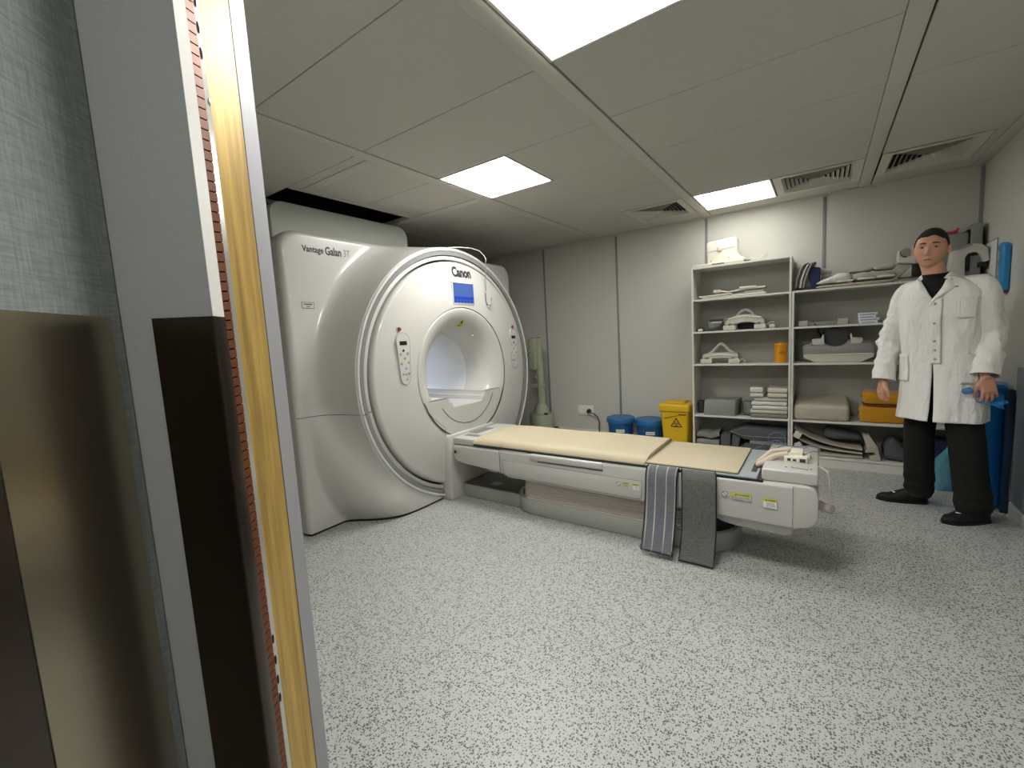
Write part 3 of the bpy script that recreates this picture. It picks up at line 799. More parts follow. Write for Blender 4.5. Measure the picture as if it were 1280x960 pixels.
# end block with plugs
EB = MB(); EB.box(-0.245, -0.002, TN + 0.035, TF - 0.035, 0.487, 0.552, 0.010, 3)
eb = obj('end_block', EB, M['gloss'], T)
mb = MB(); mb.tube([(-0.115, 2.62, 0.553), (-0.115, 2.60, 0.553), (-0.045, 2.585, 0.553), (-0.045, 2.605, 0.553)], 0.0025, 6); mb.ball((-0.14, 2.60, 0.5525), 0.004); mb.ball((-0.033, 2.60, 0.5525), 0.005)
obj('latch_groove', mb, M['groove'], eb)
mb = MB(); mb.box(-0.155, -0.05, 2.70, 2.76, 0.551, 0.583, 0.005).box(-0.14, -0.04, 2.78, 2.86, 0.551, 0.578, 0.006).box(-0.13, -0.07, 2.74, 2.84, 0.578, 0.60, 0.006)
cb = obj('connector_block', mb, M['coil'], eb)
mb = MB(); mb.box(-0.085, -0.058, 2.6985, 2.7005, 0.557, 0.575).box(-0.14, -0.125, 2.6985, 2.7005, 0.560, 0.574).box(-0.115, -0.10, 2.6985, 2.7005, 0.560, 0.572)
obj('contact_mark', mb, M['coild'], cb)
# swing handle at the foot end
mb = MB(); mb.tube([(0.0, 2.66, 0.352), (0.03, 2.64, 0.350), (0.058, 2.62, 0.352)], [0.026, 0.024, 0.022], 14, up=(0, 0, 1)); mb.tube([(0.045, 2.615, 0.36), (0.046, 2.61, 0.44), (0.04, 2.62, 0.54)], 0.006, 10)
mb.tube([(0.0, 2.70, 0.545), (0.02, 2.66, 0.545), (0.04, 2.62, 0.54)], 0.006, 10)
obj('swing_handle', mb, M['clear'], T, 50)
# stickers
def sticker_round(x, z, r):
    mb = MB().lathe([(r * 0.78, TN - 0.0085), (r, TN - 0.0085)], (x, 0, z), 'y', 24)
    mb.tube([(x - r * 0.6, TN - 0.0085, z + r * 0.6), (x + r * 0.6, TN - 0.0085, z - r * 0.6)], r * 0.09, 5)
    o_ = obj('prohibition_sign', mb, M['red'], T)
    mb = MB().lathe([(0.0, TN - 0.0078), (r * 1.15, TN - 0.0078)], (x, 0, z), 'y', 24); obj('sign_ground', mb, M['paper'], o_)
def sticker_bar(x0, x1, z0, z1, below, white):
    o_ = obj('caution_sticker', MB().box(x0, x1, TN - 0.0082, TN - 0.0062, z0, z1), M['yellow'], T, 0)
    zc = (z0 + z1) / 2; h = (z1 - z0)
    mb = MB(); xa = x0 + (x1 - x0) * 0.22
    mb.prism([(xa, TN - 0.0086, zc - h * 0.3), (xa + h * 0.7, TN - 0.0086, zc - h * 0.3), (xa + h * 0.35, TN - 0.0086, zc + h * 0.35)], (0, 0.0003, 0))
    xb = xa + h
    while xb < x1 - (x1 - x0) * 0.15:
        mb.box(xb, xb + h * 0.32, TN - 0.0086, TN - 0.0083, zc - h * 0.22, zc + h * 0.22); xb += h * 0.5
    obj('caution_mark', mb, M['ink'], o_, 0)
    b = obj('sticker_text', MB().box(x0 + 0.004, x1, TN - 0.0080, TN - 0.0062, z0 - below, z0 - 0.001), M['paper'] if white else M['satin'], T, 0)
    mb = MB(); z = z0 - 0.008
    while z > z0 - below + 0.003:
        x = x0 + (0.008 if not white else 0.02)
        while x < x1 - 0.01:
            l = random.uniform(0.005, 0.012); mb.box(x, min(x + l, x1 - 0.004), TN - 0.0084, TN - 0.0081, z, z + 0.0022); x += l + 0.003
        z -= 0.006
    obj('text_lines', mb, M['groove'], b, 0)
sticker_round(-1.012, 0.366, 0.017); sticker_bar(-0.99, -0.945, 0.370, 0.380, 0.022, False); sticker_bar(-0.925, -0.882, 0.368, 0.379, 0.026, True)
sticker_round(-0.413, 0.400, 0.016); sticker_bar(-0.385, -0.285, 0.398, 0.412, 0.02, False); sticker_bar(-0.236, -0.172, 0.392, 0.405, 0.034, True)
mb = MB(); mb.box(-2.39, -2.365, TN + 0.001, TN + 0.003, 0.405, 0.43); o_ = obj('pinch_sign', mb, M['ink'], T, 0)
obj('sticker_text', MB().box(-2.36, -2.325, TN + 0.001, TN + 0.003, 0.402, 0.428), M['cream'], T, 0)

# ---- things lying on the table
def slab(name, x0, x1, y0, y1, z0, z1, r, m, bump=0.0, n=30, crown=0.0):
    mb = MB(); mb.box(x0, x1, y0, y1, z0, z1, r, 4)
    return mb
# cushion with rolled sides
mb = MB(); sec = []
yc = 2.805; hw = 0.292
for i in range(33):
    t = -1 + 2 * i / 32; sec.append((yc + hw * t, 0.505 + 0.047 * (1 - abs(t) ** 7) ** 0.5))
sec2 = sec + [(yc + hw, 0.4975), (yc - hw, 0.4975)]
def cush(u, v):
    k = int(round(v * (len(sec2)))) % len(sec2); y, z = sec2[k]
    x = -2.285 + (2.285 - 0.855) * u
    dz = 0.003 * math.sin(x * 9.0) * max(0, z - 0.51) / 0.04
    e = min(u, 1 - u); sh = 0.0 if e > 0.004 else 0.006
    # the left end is bevelled down under the head block
    if u < 0.12 and z > 0.51: z = 0.505 + (z - 0.505) * (0.45 + 0.55 * u / 0.12)
    return Vector((x + (0.012 if (u > 0.999 and z > 0.53) else 0), y + (yc - y) * 0.02 * (sh > 0), z + dz))
mb.grid(cush, 120, len(sec2), cv=True)
bm = mb.bm
for uu in (-2.285, -0.855):
    es = [e for e in bm.edges if e.is_boundary and abs(e.verts[0].co.x - uu) < 0.02 and abs(e.verts[1].co.x - uu) < 0.02]
    if es: bmesh.ops.contextual_create(bm, geom=es)
q = obj('table_cushion', mb, M['cream'], None, 50); tag(q, 'long cream vinyl cushion on the table, nearest the scanner', 'cushion')
mb = MB(); mb.tube([(-1.915, yc - hw - 0.0005, 0.500), (-1.915, yc - hw - 0.001, 0.527)], 0.0015, 6); mb.tube([(-2.06, 2.66, 0.551), (-1.97, 2.70, 0.5525)], 0.0014, 5)
obj('stitching', mb, M['fabric'], q)
P = MB().box(-0.848, -0.262, 2.50, 3.085, 0.4975, 0.507, 0.003)
q = obj('grey_coil_mat', P, M['greypad'], None); tag(q, 'flat grey mat under the thin cream pad, with a dark end socket', 'mat')
mb = MB(); mb.box(-0.30, -0.275, 2.60, 2.76, 0.5072, 0.509, 0.0005).box(-0.30, -0.262, 2.68, 2.80, 0.5072, 0.512, 0.001); obj('end_socket', mb, M['coild'], q)
mb = MB(); mb.box(-0.846, -0.352, 2.515, 3.062, 0.5075, 0.520, 0.003)
q = obj('thin_pad', mb, M['cream'], None); tag(q, 'thin square cream pad on the foot half of the table', 'pad')
obj('pad_backing', MB().box(-0.8475, -0.3505, 2.5135, 3.0635, 0.5071, 0.5115, 0.001), M['edge'], q)
# hoses and cables at the foot end
for i, (pts, lab) in enumerate(((((-0.285, 2.68, 0.522), (-0.24, 2.70, 0.545), (-0.20, 2.725, 0.572), (-0.14, 2.735, 0.586)), 'beige cable sleeve in front, curving into the white connector'), (((-0.290, 2.72, 0.522), (-0.25, 2.77, 0.545), (-0.22, 2.81, 0.572), (-0.13, 2.835, 0.590)), 'beige cable sleeve behind the other, nearer the shelving'))):
    mb = MB(); P = []
    for a in range(13):
        t = a / 12 * (len(pts) - 1); k_ = min(int(t), len(pts) - 2); f = t - k_; P.append(Vector(pts[k_]).lerp(Vector(pts[k_ + 1]), f))
    mb.tube(P, [0.008 + 0.009 * math.sin(PI * min(a / 8, 0.5)) for a in range(13)], 14)
    q = obj('cable_sleeve', mb, M['tubeb'], None, 60); tag(q, lab, 'cable sleeve', 'cable sleeves on the table end')
mb = MB()
mb.tube([(-0.10 + 0.10 * math.cos(a) * (1 + 0.1 * math.sin(3 * a)), 2.88 + 0.10 * math.sin(a), 0.5625 + 0.012 * math.sin(2 * a) ** 2 + 0.02 * (1 + math.cos(a)) * 0.5) for a in [i * 2 * PI / 40 for i in range(40)]], 0.002, 8, closed=True)
mb.tube([(-0.34 + 0.27 * t, 3.05 - 0.12 * t + 0.03 * math.sin(6 * t), 0.5165 + 0.048 * min(1, t * 2.2) + 0.03 * math.sin(PI * t) ** 2) for t in [i / 20 for i in range(21)]], 0.002, 8)
mb.tube([(-0.21 + 0.045 * math.cos(a), 3.00 , 0.60 + 0.045 * math.sin(a) + 0.045 * 0) for a in [i * PI / 16 for i in range(-6, 23)]], 0.0022, 8)
q = obj('blue_cable', mb, M['cableb'], None, 60); tag(q, 'thin blue cable looping over the white foot end of the table', 'cable')
mb = MB(); mb.tube([(-0.10 + 0.12 * t, 2.80 + 0.14 * math.sin(PI * t), 0.570 + 0.02 * math.sin(PI * t)) for t in [i / 16 for i in range(13)]], 0.0022, 8)
q = obj('grey_cable', mb, M['cableg'], None, 60); tag(q, 'thin grey cable curving off the foot end of the table', 'cable')
# straps hanging off the near side
def strap(x0, x1, path, name, m, lab, stripes, tilt=(0, 0)):
    root = thing(name, lab, 'strap', ((x0 + x1) / 2, path[-1][0], path[-1][1] - 0.006), 'straps hanging from the table')
    PP = []
    n_ = 60
    for i in range(n_ + 1):
        t = i / n_ * (len(path) - 1); k_ = min(int(t), len(path) - 2); f = t - k_
        p0, p1, p2, p3 = [Vector((0,) + path[min(max(k_ + d, 0), len(path) - 1)][:2]) for d in (-1, 0, 1, 2)]
        PP.append(0.5 * ((2 * p1) + (p2 - p0) * f + (2 * p0 - 5 * p1 + 4 * p2 - p3) * f * f + (3 * p1 - p0 - 3 * p2 + p3) * f ** 3))
    def sx(t): return tilt[0] * math.sin(PI * t) + tilt[1] * t
    def sheet(u0, u1, off, th):
        def fn(u, v):
            k_ = int(round(v * n_)); p = PP[k_]; a = PP[min(k_ + 1, n_)] - PP[max(k_ - 1, 0)]; a.normalize(); nrm = Vector((0, -a.z, a.y))
            if nrm.y > 0 and abs(a.z) > 0.5: nrm = -nrm
            if abs(a.z) <= 0.5 and nrm.z < 0: nrm = -nrm
            U = u * 3; kk = int(round(u * 21))
            side = kk // 11; s_ = (kk % 11) / 10
            s_ = s_ if side == 0 else 1 - s_
            x = x0 + (x1 - x0) * (u0 + (u1 - u0) * s_) + sx(v)
            bulge = 0.004 * math.sin(PI * s_) * math.sin(4 * v)
            return Vector((x, p.y, p.z)) + nrm * (off + (th if side == 0 else 0.0) + bulge)
        b = MB(); b.grid(fn, 21, n_, cu=False); bmesh.ops.remove_doubles(b.bm, verts=b.bm.verts[:], dist=1e-7)
        bmesh.ops.holes_fill(b.bm, edges=[e for e in b.bm.edges if e.is_boundary], sides=0)
        return b
    obj('webbing', sheet(0.0, 1.0, 0.0, 0.005), m, root, 60)
    for a_, b_ in ((-0.012, 0.022), (0.978, 1.012)):
        obj('binding', sheet(a_, b_, -0.001, 0.0075), M['edge'], root, 60)
    p = PP[-1]; mb2 = MB(); mb2.tube([(x0 + tilt[1], p.y, p.z), (x1 + tilt[1], p.y, p.z)], 0.0045, 8); obj('binding', mb2, M['edge'], root, 60)
    for a_, b_ in stripes: obj('stripe', sheet(a_, b_, 0.001, 0.0058), M['strapline'], root, 60)
    return root
strap(-0.826, -0.648, [(2.505, 0.502), (2.497, 0.501), (2.482, 0.485), (2.470, 0.44), (2.462, 0.33), (2.44, 0.20), (2.405, 0.09), (2.38, 0.035)], 'hanging_strap', M['strapblue'],
      'blue-grey strap with light stripes hanging from the table side', [(0.06, 0.09), (0.32, 0.36), (0.66, 0.70), (0.94, 0.965)], (0.0, -0.016))
strap(-0.640, -0.462, [(2.505, 0.502), (2.497, 0.501), (2.482, 0.485), (2.468, 0.44), (2.462, 0.32), (2.455, 0.18), (2.425, 0.07), (2.40, 0.012)], 'hanging_strap', M['strapgrey'],
      'plain charcoal strap hanging from the table side, longer than the striped one', [], (0.010, 0.006))
# ------------------------------------------------------------------ doorway in the foreground (upright profiles)
def upright(name, pts, m, parent=None, z0=0.0, z1=2.41, bev=0.0, sm=30):
    mb = MB(); mb.prism([(x, y, z0) for x, y in pts], (0, 0, z1 - z0), bev); return struct(name, mb, m, parent, sm)
D1 = Vector((1, -1)) / math.sqrt(2)      # along the wall covered face, toward the camera
D2 = Vector((1, 1)) / math.sqrt(2)       # along the door edge
P0 = Vector((-0.854, 0.203)); P1 = Vector((-0.770, 0.2935))
def q2(*v): return [(p.x, p.y) for p in v]
upright('wall_doorside', q2(P0, P0 + D1 * 1.25, P0 + D1 * 1.25 - D2 * 0.08, P0 - D2 * 0.08), M['wallpaper'], z1=2.6)
dr = thing('door_1', 'grey door frame casing with brass strip', 'door frame', (-0.83, 0.33, 0)); dr['kind'] = 'structure'
del dr['label']; del dr['category']
inn = -D1
upright('casing', q2(P0 + inn * 0.002, P1, P1 + inn * 0.035, P0 + inn * 0.035), M['casing'], dr, bev=0.0)
upright('casing_return', q2(P1 + D2 * 0.0005, P1 + inn * 0.034 + D2 * 0.002, P1 + inn * 0.034 - D2 * 0.02, P1 - D2 * 0.02 + inn * 0.0005), M['casingw'], dr)
# white wrap edge beyond the corner, the copper finger strip, a white punched strip, brass board, aluminium jamb
P2 = Vector((-0.7935, 0.3190))
P3 = Vector((-0.8040, 0.3340)); P4 = Vector((-0.812, 0.3450))
upright('edge_fold', q2(P1, P2, P2 + Vector((-0.02, -0.01)), P1 + Vector((-0.02, -0.01))), M['casingw'], dr)
# copper spring fingers along the edge, one by one, so they part where the photograph shows gaps
mb = MB(); z = 0.02; n = 0
while z < 2.38:
    gap = 0.0022
    hh = 0.0135
    a, b = P2 + Vector((-0.002, -0.001)), P3 + Vector((0.0, 0.0))
    o_ = (b - a).normalized(); nn = Vector((o_.y, -o_.x)) * 0.0015
    mb.prism([(a.x, a.y, z), (b.x, b.y, z + 0.002), (b.x, b.y, z + hh + 0.002), (a.x, a.y, z + hh)], (nn.x, nn.y, 0)); z += hh + gap
fo = obj('finger_strip', mb, M['copper'], dr, 0)
upright('finger_channel', q2(P2 + Vector((-0.004, 0.0)), P3 + Vector((-0.003, 0.001)), P3 + Vector((-0.03, -0.01)), P2 + Vector((-0.03, -0.01))), M['dark'], dr)
P5 = Vector((-0.8160, 0.3470))
upright('punched_strip', q2(P3, P5, P5 + Vector((-0.02, -0.006)), P3 + Vector((-0.02, -0.008))), M['zinc'], dr)
mb = MB(); dd = (P5 - P3).normalized(); nv = Vector((dd.y, -dd.x, 0)) * 0.0006
z = 0.10
for zc_ in [1.812 + 0.038 * i for i in range(-1, 6)] + [0.779, 0.738, 0.699, 0.663]:
    c_ = Vector(((P3.x * 0.65 + P5.x * 0.35), (P3.y * 0.65 + P5.y * 0.35), zc_))
    P = [(c_.x + dd.x * 0.004 * math.cos(a) + nv.x, c_.y + dd.y * 0.004 * math.cos(a) + nv.y, c_.z + 0.009 * math.sin(a)) for a in [i * PI / 8 for i in range(16)]]
    mb.prism(P, (nv.x * 0.2, nv.y * 0.2, 0))
obj('slot_hole', mb, M['dark'], dr, 0)
P6 = Vector((-0.8320, 0.3528)); P7 = Vector((-0.8560, 0.4121))
upright('strip_edge', q2(P5, P6, P6 + Vector((-0.02, -0.004)), P5 + Vector((-0.02, -0.004))), M['casingw'], dr, z0=0.0)
upright('brass_board', q2(P6, P7, P7 + Vector((-0.04, -0.006)), P6 + Vector((-0.04, -0.016))), M['gold'], dr)
P8 = Vector((-0.858, 0.4150)); P9 = Vector((-0.8790, 0.4508))
upright('board_gap', q2(P7, P8, P8 + Vector((-0.02, -0.004)), P7 + Vector((-0.02, -0.004))), M['seam'], dr)
upright('jamb', q2(P8, P9, Vector((-1.03, 0.520)), Vector((-1.03, 0.42))), M['jamb'], dr)
# latch hardware: a small bright bracket high on the strip and a plate low down
mb = MB()
mb.box(-0.8175, -0.8125, 0.338, 0.343, 1.705, 1.77, 0.001); mb.ball((-0.8145, 0.3425, 1.705), (0.0045, 0.0045, 0.007)); 
obj('latch_bracket', mb, M['zinc'], dr)
mb = MB(); mb.prism([(-0.8120, 0.3395, 0.80), (-0.8160, 0.3445, 0.80), (-0.8160, 0.3445, 0.90), (-0.8120, 0.3395, 0.90)], (0.0016, -0.0016, 0)); mb.box(-0.818, -0.813, 0.3385, 0.3435, 0.64, 0.70, 0.001)
obj('latch_plate', mb, M['zinc'], dr)
# steel guards
def wallplate(t0, t1, z0, z1, m, name, label):
    mb = MB(); a, b = P0 + D1 * t0 + D2 * 0.0005, P0 + D1 * t1 + D2 * 0.0005
    mb.prism([(a.x, a.y, z0), (b.x, b.y, z0), (b.x, b.y, z1), (a.x, a.y, z1)], (D2.x * 0.0018, D2.y * 0.0018, 0)); o = obj(name, mb, m, None, 0); tag(o, label, 'guard plate'); return o
ZP = 1.361
wallplate(0.0235, 0.2145, 0.02, ZP, M['steel'], 'steel_guard_plate', 'wide brushed steel guard plate on the woven grey wall covering')
wallplate(0.2175, 0.62, 0.02, ZP - 0.012, M['steeld'], 'steel_guard_plate', 'dark brown-looking brushed steel plate at the bottom left corner')
mb = MB()
L0 = P0 + (P1 - P0) * 0.335
e2 = (P1 - P0).normalized(); n2 = Vector((e2.y, -e2.x))
nP2 = Vector(((P2 - P1).normalized().y, -(P2 - P1).normalized().x))
outer = []
A = L0 + n2 * 0.0016; outer.append(A)
outer.append(P1 - e2 * 0.006 + n2 * 0.0016)
for i in range(1, 6):
    f = i / 6; nn = (n2 * (1 - f) + nP2 * f).normalized(); outer.append(P1 + nn * 0.0022 - e2 * 0.002 * (1 - f))
outer.append(P2 + nP2 * 0.0016)
inner = [P2 + nP2 * 0.0003, P1 + (n2 + nP2).normalized() * 0.0004, L0 + n2 * 0.0003]
mb.prism([(p.x, p.y, 0.02) for p in outer + inner], (0, 0, ZP - 0.022))
o = obj('steel_corner_guard', mb, M['steeld'], None, 50); tag(o, 'dark steel corner guard wrapped around the grey casing edge', 'corner guard')
# unseen dark slab added behind the camera for the steel to reflect
upright('reflection_slab', [(0.35, -2.49), (1.35, -2.49), (1.35, -2.44), (0.35, -2.44)], M['cdark'], z1=2.1)

# ------------------------------------------------------------------ shelving
SY0, SY1 = 4.64, 4.985
def shelving(x0, x1, ztop, levels, lab, side_r_top=None):
    t = thing('shelving_unit', lab, 'shelving', ((x0 + x1) / 2, (SY0 + SY1) / 2, 0))
    th = 0.017
    obj('side_panel', MB().box(x0, x0 + th, SY0, SY1, 0, ztop, 0.001, 1), M['shelf'], t, 0)
    obj('side_panel', MB().box(x1 - th, x1, SY0, SY1, 0, ztop, 0.001, 1), M['shelf'], t, 0)
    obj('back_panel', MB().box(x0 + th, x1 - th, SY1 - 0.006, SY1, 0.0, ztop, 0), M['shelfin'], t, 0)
    for z in levels: obj('shelf', MB().box(x0 + th, x1 - th, SY0 + 0.001, SY1 - 0.006, z - th, z, 0.001, 1), M['shelf'], t, 0)
    obj('plinth', MB().box(x0 + th, x1 - th, SY0 + 0.003, SY0 + 0.018, 0, 0.088 - th, 0), M['shelf'], t, 0)
    return t
LV = [0.092, 0.413, 0.928, 1.250, 1.566]
shelving(-1.063, -0.222, 1.878, LV + [1.878], 'tall narrow white shelving unit beside the yellow bin')
shelving(-0.219, 0.990, 1.566, LV, 'wide white shelving unit behind the man, one bay lower than its neighbour')

# -- on top of the tall unit
t = thing('head_coil_board', 'cream slotted board with an upright cream hump, on top of the tall shelving', 'equipment board', (-0.82, 4.78, 1.879))
mb = MB().box(-1.045, -0.60, 4.645, 4.93, 1.879, 1.902, 0.005); obj('board', mb, M['coil'], t)
mb = MB().box(-0.872, -0.765, 4.643, 4.6455, 1.884, 1.893); obj('grip_slot', mb, M['coild'], t, 0)
mb = MB(); P = [(-0.925, 1.903), (-0.93, 2.05)] + arc(-0.905, 2.085, 0.025, PI, PI / 2, 5) + [(-0.69, 2.125)] + arc(-0.685, 2.10, 0.022, PI / 2, 0, 5) + [(-0.662, 1.99)] + [(-0.655, 1.965), (-0.635, 1.94), (-0.60, 1.925), (-0.585, 1.903)]
mb.prism([(x, 4.70, z) for x, z in P], (0, 0.13, 0), 0.012, 3); obj('hump', mb, M['coil'], t, 45)
mb = MB().tube([(-0.925, 4.699, 2.015), (-0.668, 4.699, 2.035)], 0.002, 6); obj('joint_line', mb, M['fabric'], t)
mb = MB().box(-0.835, -0.792, 4.688, 4.702, 2.01, 2.065, 0.006, 3); obj('latch', mb, M['coilw'], t)
for x, z in ((-0.89, 1.925), (-0.73, 1.94)):
    obj('rivet', MB().ball((x, 4.699, z), 0.006), M['coilg'], t)
mb = MB().box(-0.598, -0.55, 4.66, 4.70, 1.879, 1.892, 0.004); o = obj('plug', mb, M['coild'], None); tag(o, 'small dark plug lying at the end of the cream board', 'plug')
mb = MB(); mb.tube([(-0.57 + 0.02 * math.cos(a) + 0.075 * (1 - math.cos(a * 0.5)), 4.72, 1.886 + 0.03 * abs(math.sin(a))) for a in [i * 0.4 for i in range(8)]] + [(-0.47, 4.73, 1.90), (-0.43, 4.74, 1.94), (-0.42, 4.74, 1.93), (-0.45, 4.74, 1.89), (-0.49, 4.74, 1.885)], 0.006, 8)
o = obj('coiled_lead', mb, M['coilw'], None, 60); tag(o, 'white lead in a small loop on top of the tall shelving', 'lead')

# -- first shelf below the top: two flat coils
t = thing('flat_coil', 'lower flat white coil pad on the upper shelf of the tall unit', 'coil', (-0.69, 4.78, 1.567), 'flat white coils')
mb = MB(); mb.box(-0.97, -0.42, 4.665, 4.86, 1.567, 1.588, 0.008, 3); obj('pad', mb, M['coilw'], t, 60)
mb = MB(); mb.box(-0.995, -0.70, 4.66, 4.70, 1.588, 1.600, 0.004, 2, Matrix.Rotation(-0.02, 3, 'Y')); obj('edge_bar', mb, M['coil'], t, 60)
t = thing('flat_coil', 'upper flat white coil with a bowed neck, on the upper shelf of the tall unit', 'coil', (-0.64, 4.78, 1.589), 'flat white coils')
mb = MB(); P = [(-0.86, 1.632), (-0.80, 1.628), (-0.74, 1.615), (-0.66, 1.622), (-0.55, 1.632), (-0.43, 1.634)]
def slabpath(mb, P, y0, y1, th):
    n_ = len(P) - 1
    def fn(u, v):
        k_ = int(round(u * n_ * 6)); i_ = min(k_ // 6, n_ - 1); f = (k_ - i_ * 6) / 6
        x = P[i_][0] + (P[i_ + 1][0] - P[i_][0]) * f; z = P[i_][1] + (P[i_ + 1][1] - P[i_][1]) * f
        a = 2 * PI * v; e = 0.45
        cy = math.copysign(abs(math.cos(a)) ** e, math.cos(a)); cz = math.copysign(abs(math.sin(a)) ** e, math.sin(a))
        return Vector((x, (y0 + y1) / 2 + (y1 - y0) / 2 * cy, z + th * cz))
    mb.grid(fn, n_ * 6, 20, cv=True, cap0=True, cap1=True)
slabpath(mb, P, 4.67, 4.83, 0.009); obj('pad', mb, M['coil'], t, 50)
mb = MB().box(-0.64, -0.50, 4.665, 4.80, 1.625, 1.652, 0.008, 3); obj('housing', mb, M['coilw'], t, 60)
mb = MB().box(-0.87, -0.80, 4.67, 4.75, 1.612, 1.645, 0.010, 3); obj('end_lobe', mb, M['coilw'], t, 60)
mb = MB().box(-0.60, -0.44, 4.69, 4.80, 1.589, 1.612, 0.006, 3); obj('rest', mb, M['coilw'], t, 60)

# -- second shelf: dark coil with straps, white arched carrying coil
t = thing('strapped_coil', 'small dark grey coil bundle in the left corner of the second shelf', 'coil', (-0.91, 4.76, 1.251))
mb = MB(); mb.tube([(-1.03, 4.70, 1.262), (-0.98, 4.69, 1.285), (-0.94, 4.69, 1.272), (-0.88, 4.69, 1.266), (-0.82, 4.70, 1.285), (-0.80, 4.72, 1.31), (-0.79, 4.74, 1.33)], [0.012, 0.018, 0.016, 0.015, 0.015, 0.014, 0.010], 12); obj('cable_roll', mb, M['coild'], t, 60)
mb = MB(); mb.box(-0.93, -0.80, 4.73, 4.84, 1.262, 1.350, 0.02, 3); obj('shell', mb, M['coilg'], t, 50)
mb = MB(); mb.box(-0.915, -0.79, 4.722, 4.76, 1.345, 1.366, 0.005).box(-1.0, -0.955, 4.705, 4.75, 1.2515, 1.268, 0.006); obj('buckle', mb, M['coild'], t)
mb = MB(); mb.box(-0.895, -0.80, 4.718, 4.732, 1.325, 1.342, 0.003); obj('label_band', mb, M['coilw'], t)
mb = MB(); mb.box(-1.01, -0.965, 4.66, 4.70, 1.2515, 1.278, 0.01, 3); obj('plug', mb, M['coilw'], t)
def arch_coil(x0, x1, z0, zt, zb, y, lab, m, tri, feet):
    t = thing('arched_coil', lab, 'coil', ((x0 + x1) / 2, y + 0.06, z0), 'arched coils with top handles')
    mb = MB(); n_ = 16
    P = []; w_ = x1 - x0
    for i in range(n_ + 1):
        u = i / n_; P.append((x0 + w_ * u, zb + (zt - zb) * (1 - (2 * u - 1) ** 4) * 0.55 + (zt - zb) * 0.45 * (1 - (2 * u - 1) ** 2)))
    up = [(x, y, z) for x, z in P]; lo = [(x0 + w_ * (0.16 + 0.68 * i / n_), y, z0 + (feet[1]) + (zt - zb) * 0.45 * (1 - (2 * (i / n_) - 1) ** 2)) for i in range(n_, -1, -1)]
    poly = [(x0, y, z0 + feet[0])] + up + [(x1, y, z0 + feet[0])] + lo
    mb.prism(poly, (0, 0.12, 0), 0.006, 2); obj('arch', mb, m, t, 45)
    mb = MB(); mb.box(x0 - 0.025, x0 + 0.085, y - 0.008, y + 0.13, z0 + 0.0005, z0 + feet[0] + 0.012, 0.008, 3); obj('foot', mb, m, t, 50)
    mb = MB(); mb.box(x1 - 0.085, x1 + 0.012, y - 0.008, y + 0.13, z0 + 0.0005, z0 + feet[0] + 0.012, 0.008, 3); obj('foot', mb, m, t, 50)
    xm_ = (x0 + x1) / 2
    hp = [(xm_ + dx, y + 0.05, zt - 0.012 + dz) for dx, dz in tri]
    mb = MB(); 
    # smooth the handle
    HP = []
    for i in range(len(hp) - 1):
        for j in range(5):
            f = j / 5; a_, b_ = Vector(hp[max(i - 1, 0)]), Vector(hp[i]); c_, d_ = Vector(hp[i + 1]), Vector(hp[min(i + 2, len(hp) - 1)])
            HP.append(0.5 * ((2 * b_) + (c_ - a_) * f + (2 * a_ - 5 * b_ + 4 * c_ - d_) * f * f + (3 * b_ - a_ - 3 * c_ + d_) * f ** 3))
    HP.append(Vector(hp[-1])); mb.tube(HP, 0.008, 10, flat=1.6); obj('carry_handle', mb, m, t, 60)
    mb = MB(); mb.tube([(x0 + 0.02, y - 0.003, zt - 0.035), (xm_, y - 0.003, zt - 0.016), (x1 - 0.02, y - 0.003, zt - 0.035)], 0.007, 8); obj('front_rib', mb, M['coil'], t, 60)
    for xx in (x0 + 0.035, x1 - 0.045):
        obj('latch_knob', MB().ball((xx, y - 0.008, z0 + feet[0] + 0.022), (0.018, 0.010, 0.010)), M['coilg'], t, 60)
    return t
arch_coil(-0.762, -0.435, 1.251, 1.392, 1.335, 4.70, 'off-white arched coil with a round handle on the second shelf', M['coilw'], [(-0.07, 0.0), (-0.045, 0.035), (0.0, 0.058), (0.045, 0.035), (0.07, 0.0)], (0.035, 0.045))
mb = MB(); mb.box(-0.68, -0.47, 4.835, 4.93, 1.2515, 1.315, 0.02, 3); o = obj('coil_cushion', mb, M['coild'], None, 50); tag(o, 'dark cushion seen under the off-white arched coil', 'cushion')
mb = MB(); mb.tube([(-0.42, 4.74, 1.285), (-0.385, 4.745, 1.31), (-0.36, 4.75, 1.305)], 0.006, 8); mb.box(-0.40, -0.352, 4.72, 4.78, 1.2515, 1.29, 0.006)
o = obj('lead_plug', mb, M['coilw'], None, 50); tag(o, 'small pale plug right of the off-white arched coil', 'plug')
# -- third shelf
arch_coil(-0.972, -0.655, 0.929, 1.035, 1.02, 4.70, 'grey arched coil with a peaked handle on the middle shelf', M['coilw'], [(-0.105, 0.005), (-0.07, 0.03), (-0.02, 0.085), (0.0, 0.095), (0.025, 0.085), (0.075, 0.03), (0.11, 0.005)], (0.035, 0.045))
mb = MB(); mb.tube([(-0.645, 4.72, 0.95), (-0.62, 4.73, 0.972), (-0.605, 4.74, 0.955), (-0.60, 4.75, 0.938)], 0.006, 8); o = obj('lead', mb, M['coilw'], None, 60); tag(o, 'short pale lead right of the grey arched coil', 'lead')
t = thing('orange_tub', 'orange lidded tub on the middle shelf, against the divider', 'tub', (-0.305, 4.70, 0.929))
mb = MB().lathe([(0.0, 0.0), (0.046, 0.0), (0.047, 0.004), (0.052, 0.165), (0.0, 0.166)], (-0.305, 4.71, 0.929), 'z', 40); obj('body', mb, M['orange'], t)
mb = MB().lathe([(0.0535, 0.160), (0.055, 0.163), (0.055, 0.172), (0.050, 0.177), (0.018, 0.180), (0.016, 0.187), (0.0, 0.188)], (-0.305, 4.71, 0.929), 'z', 40); obj('lid', mb, M['orange'], t)
mb = MB()
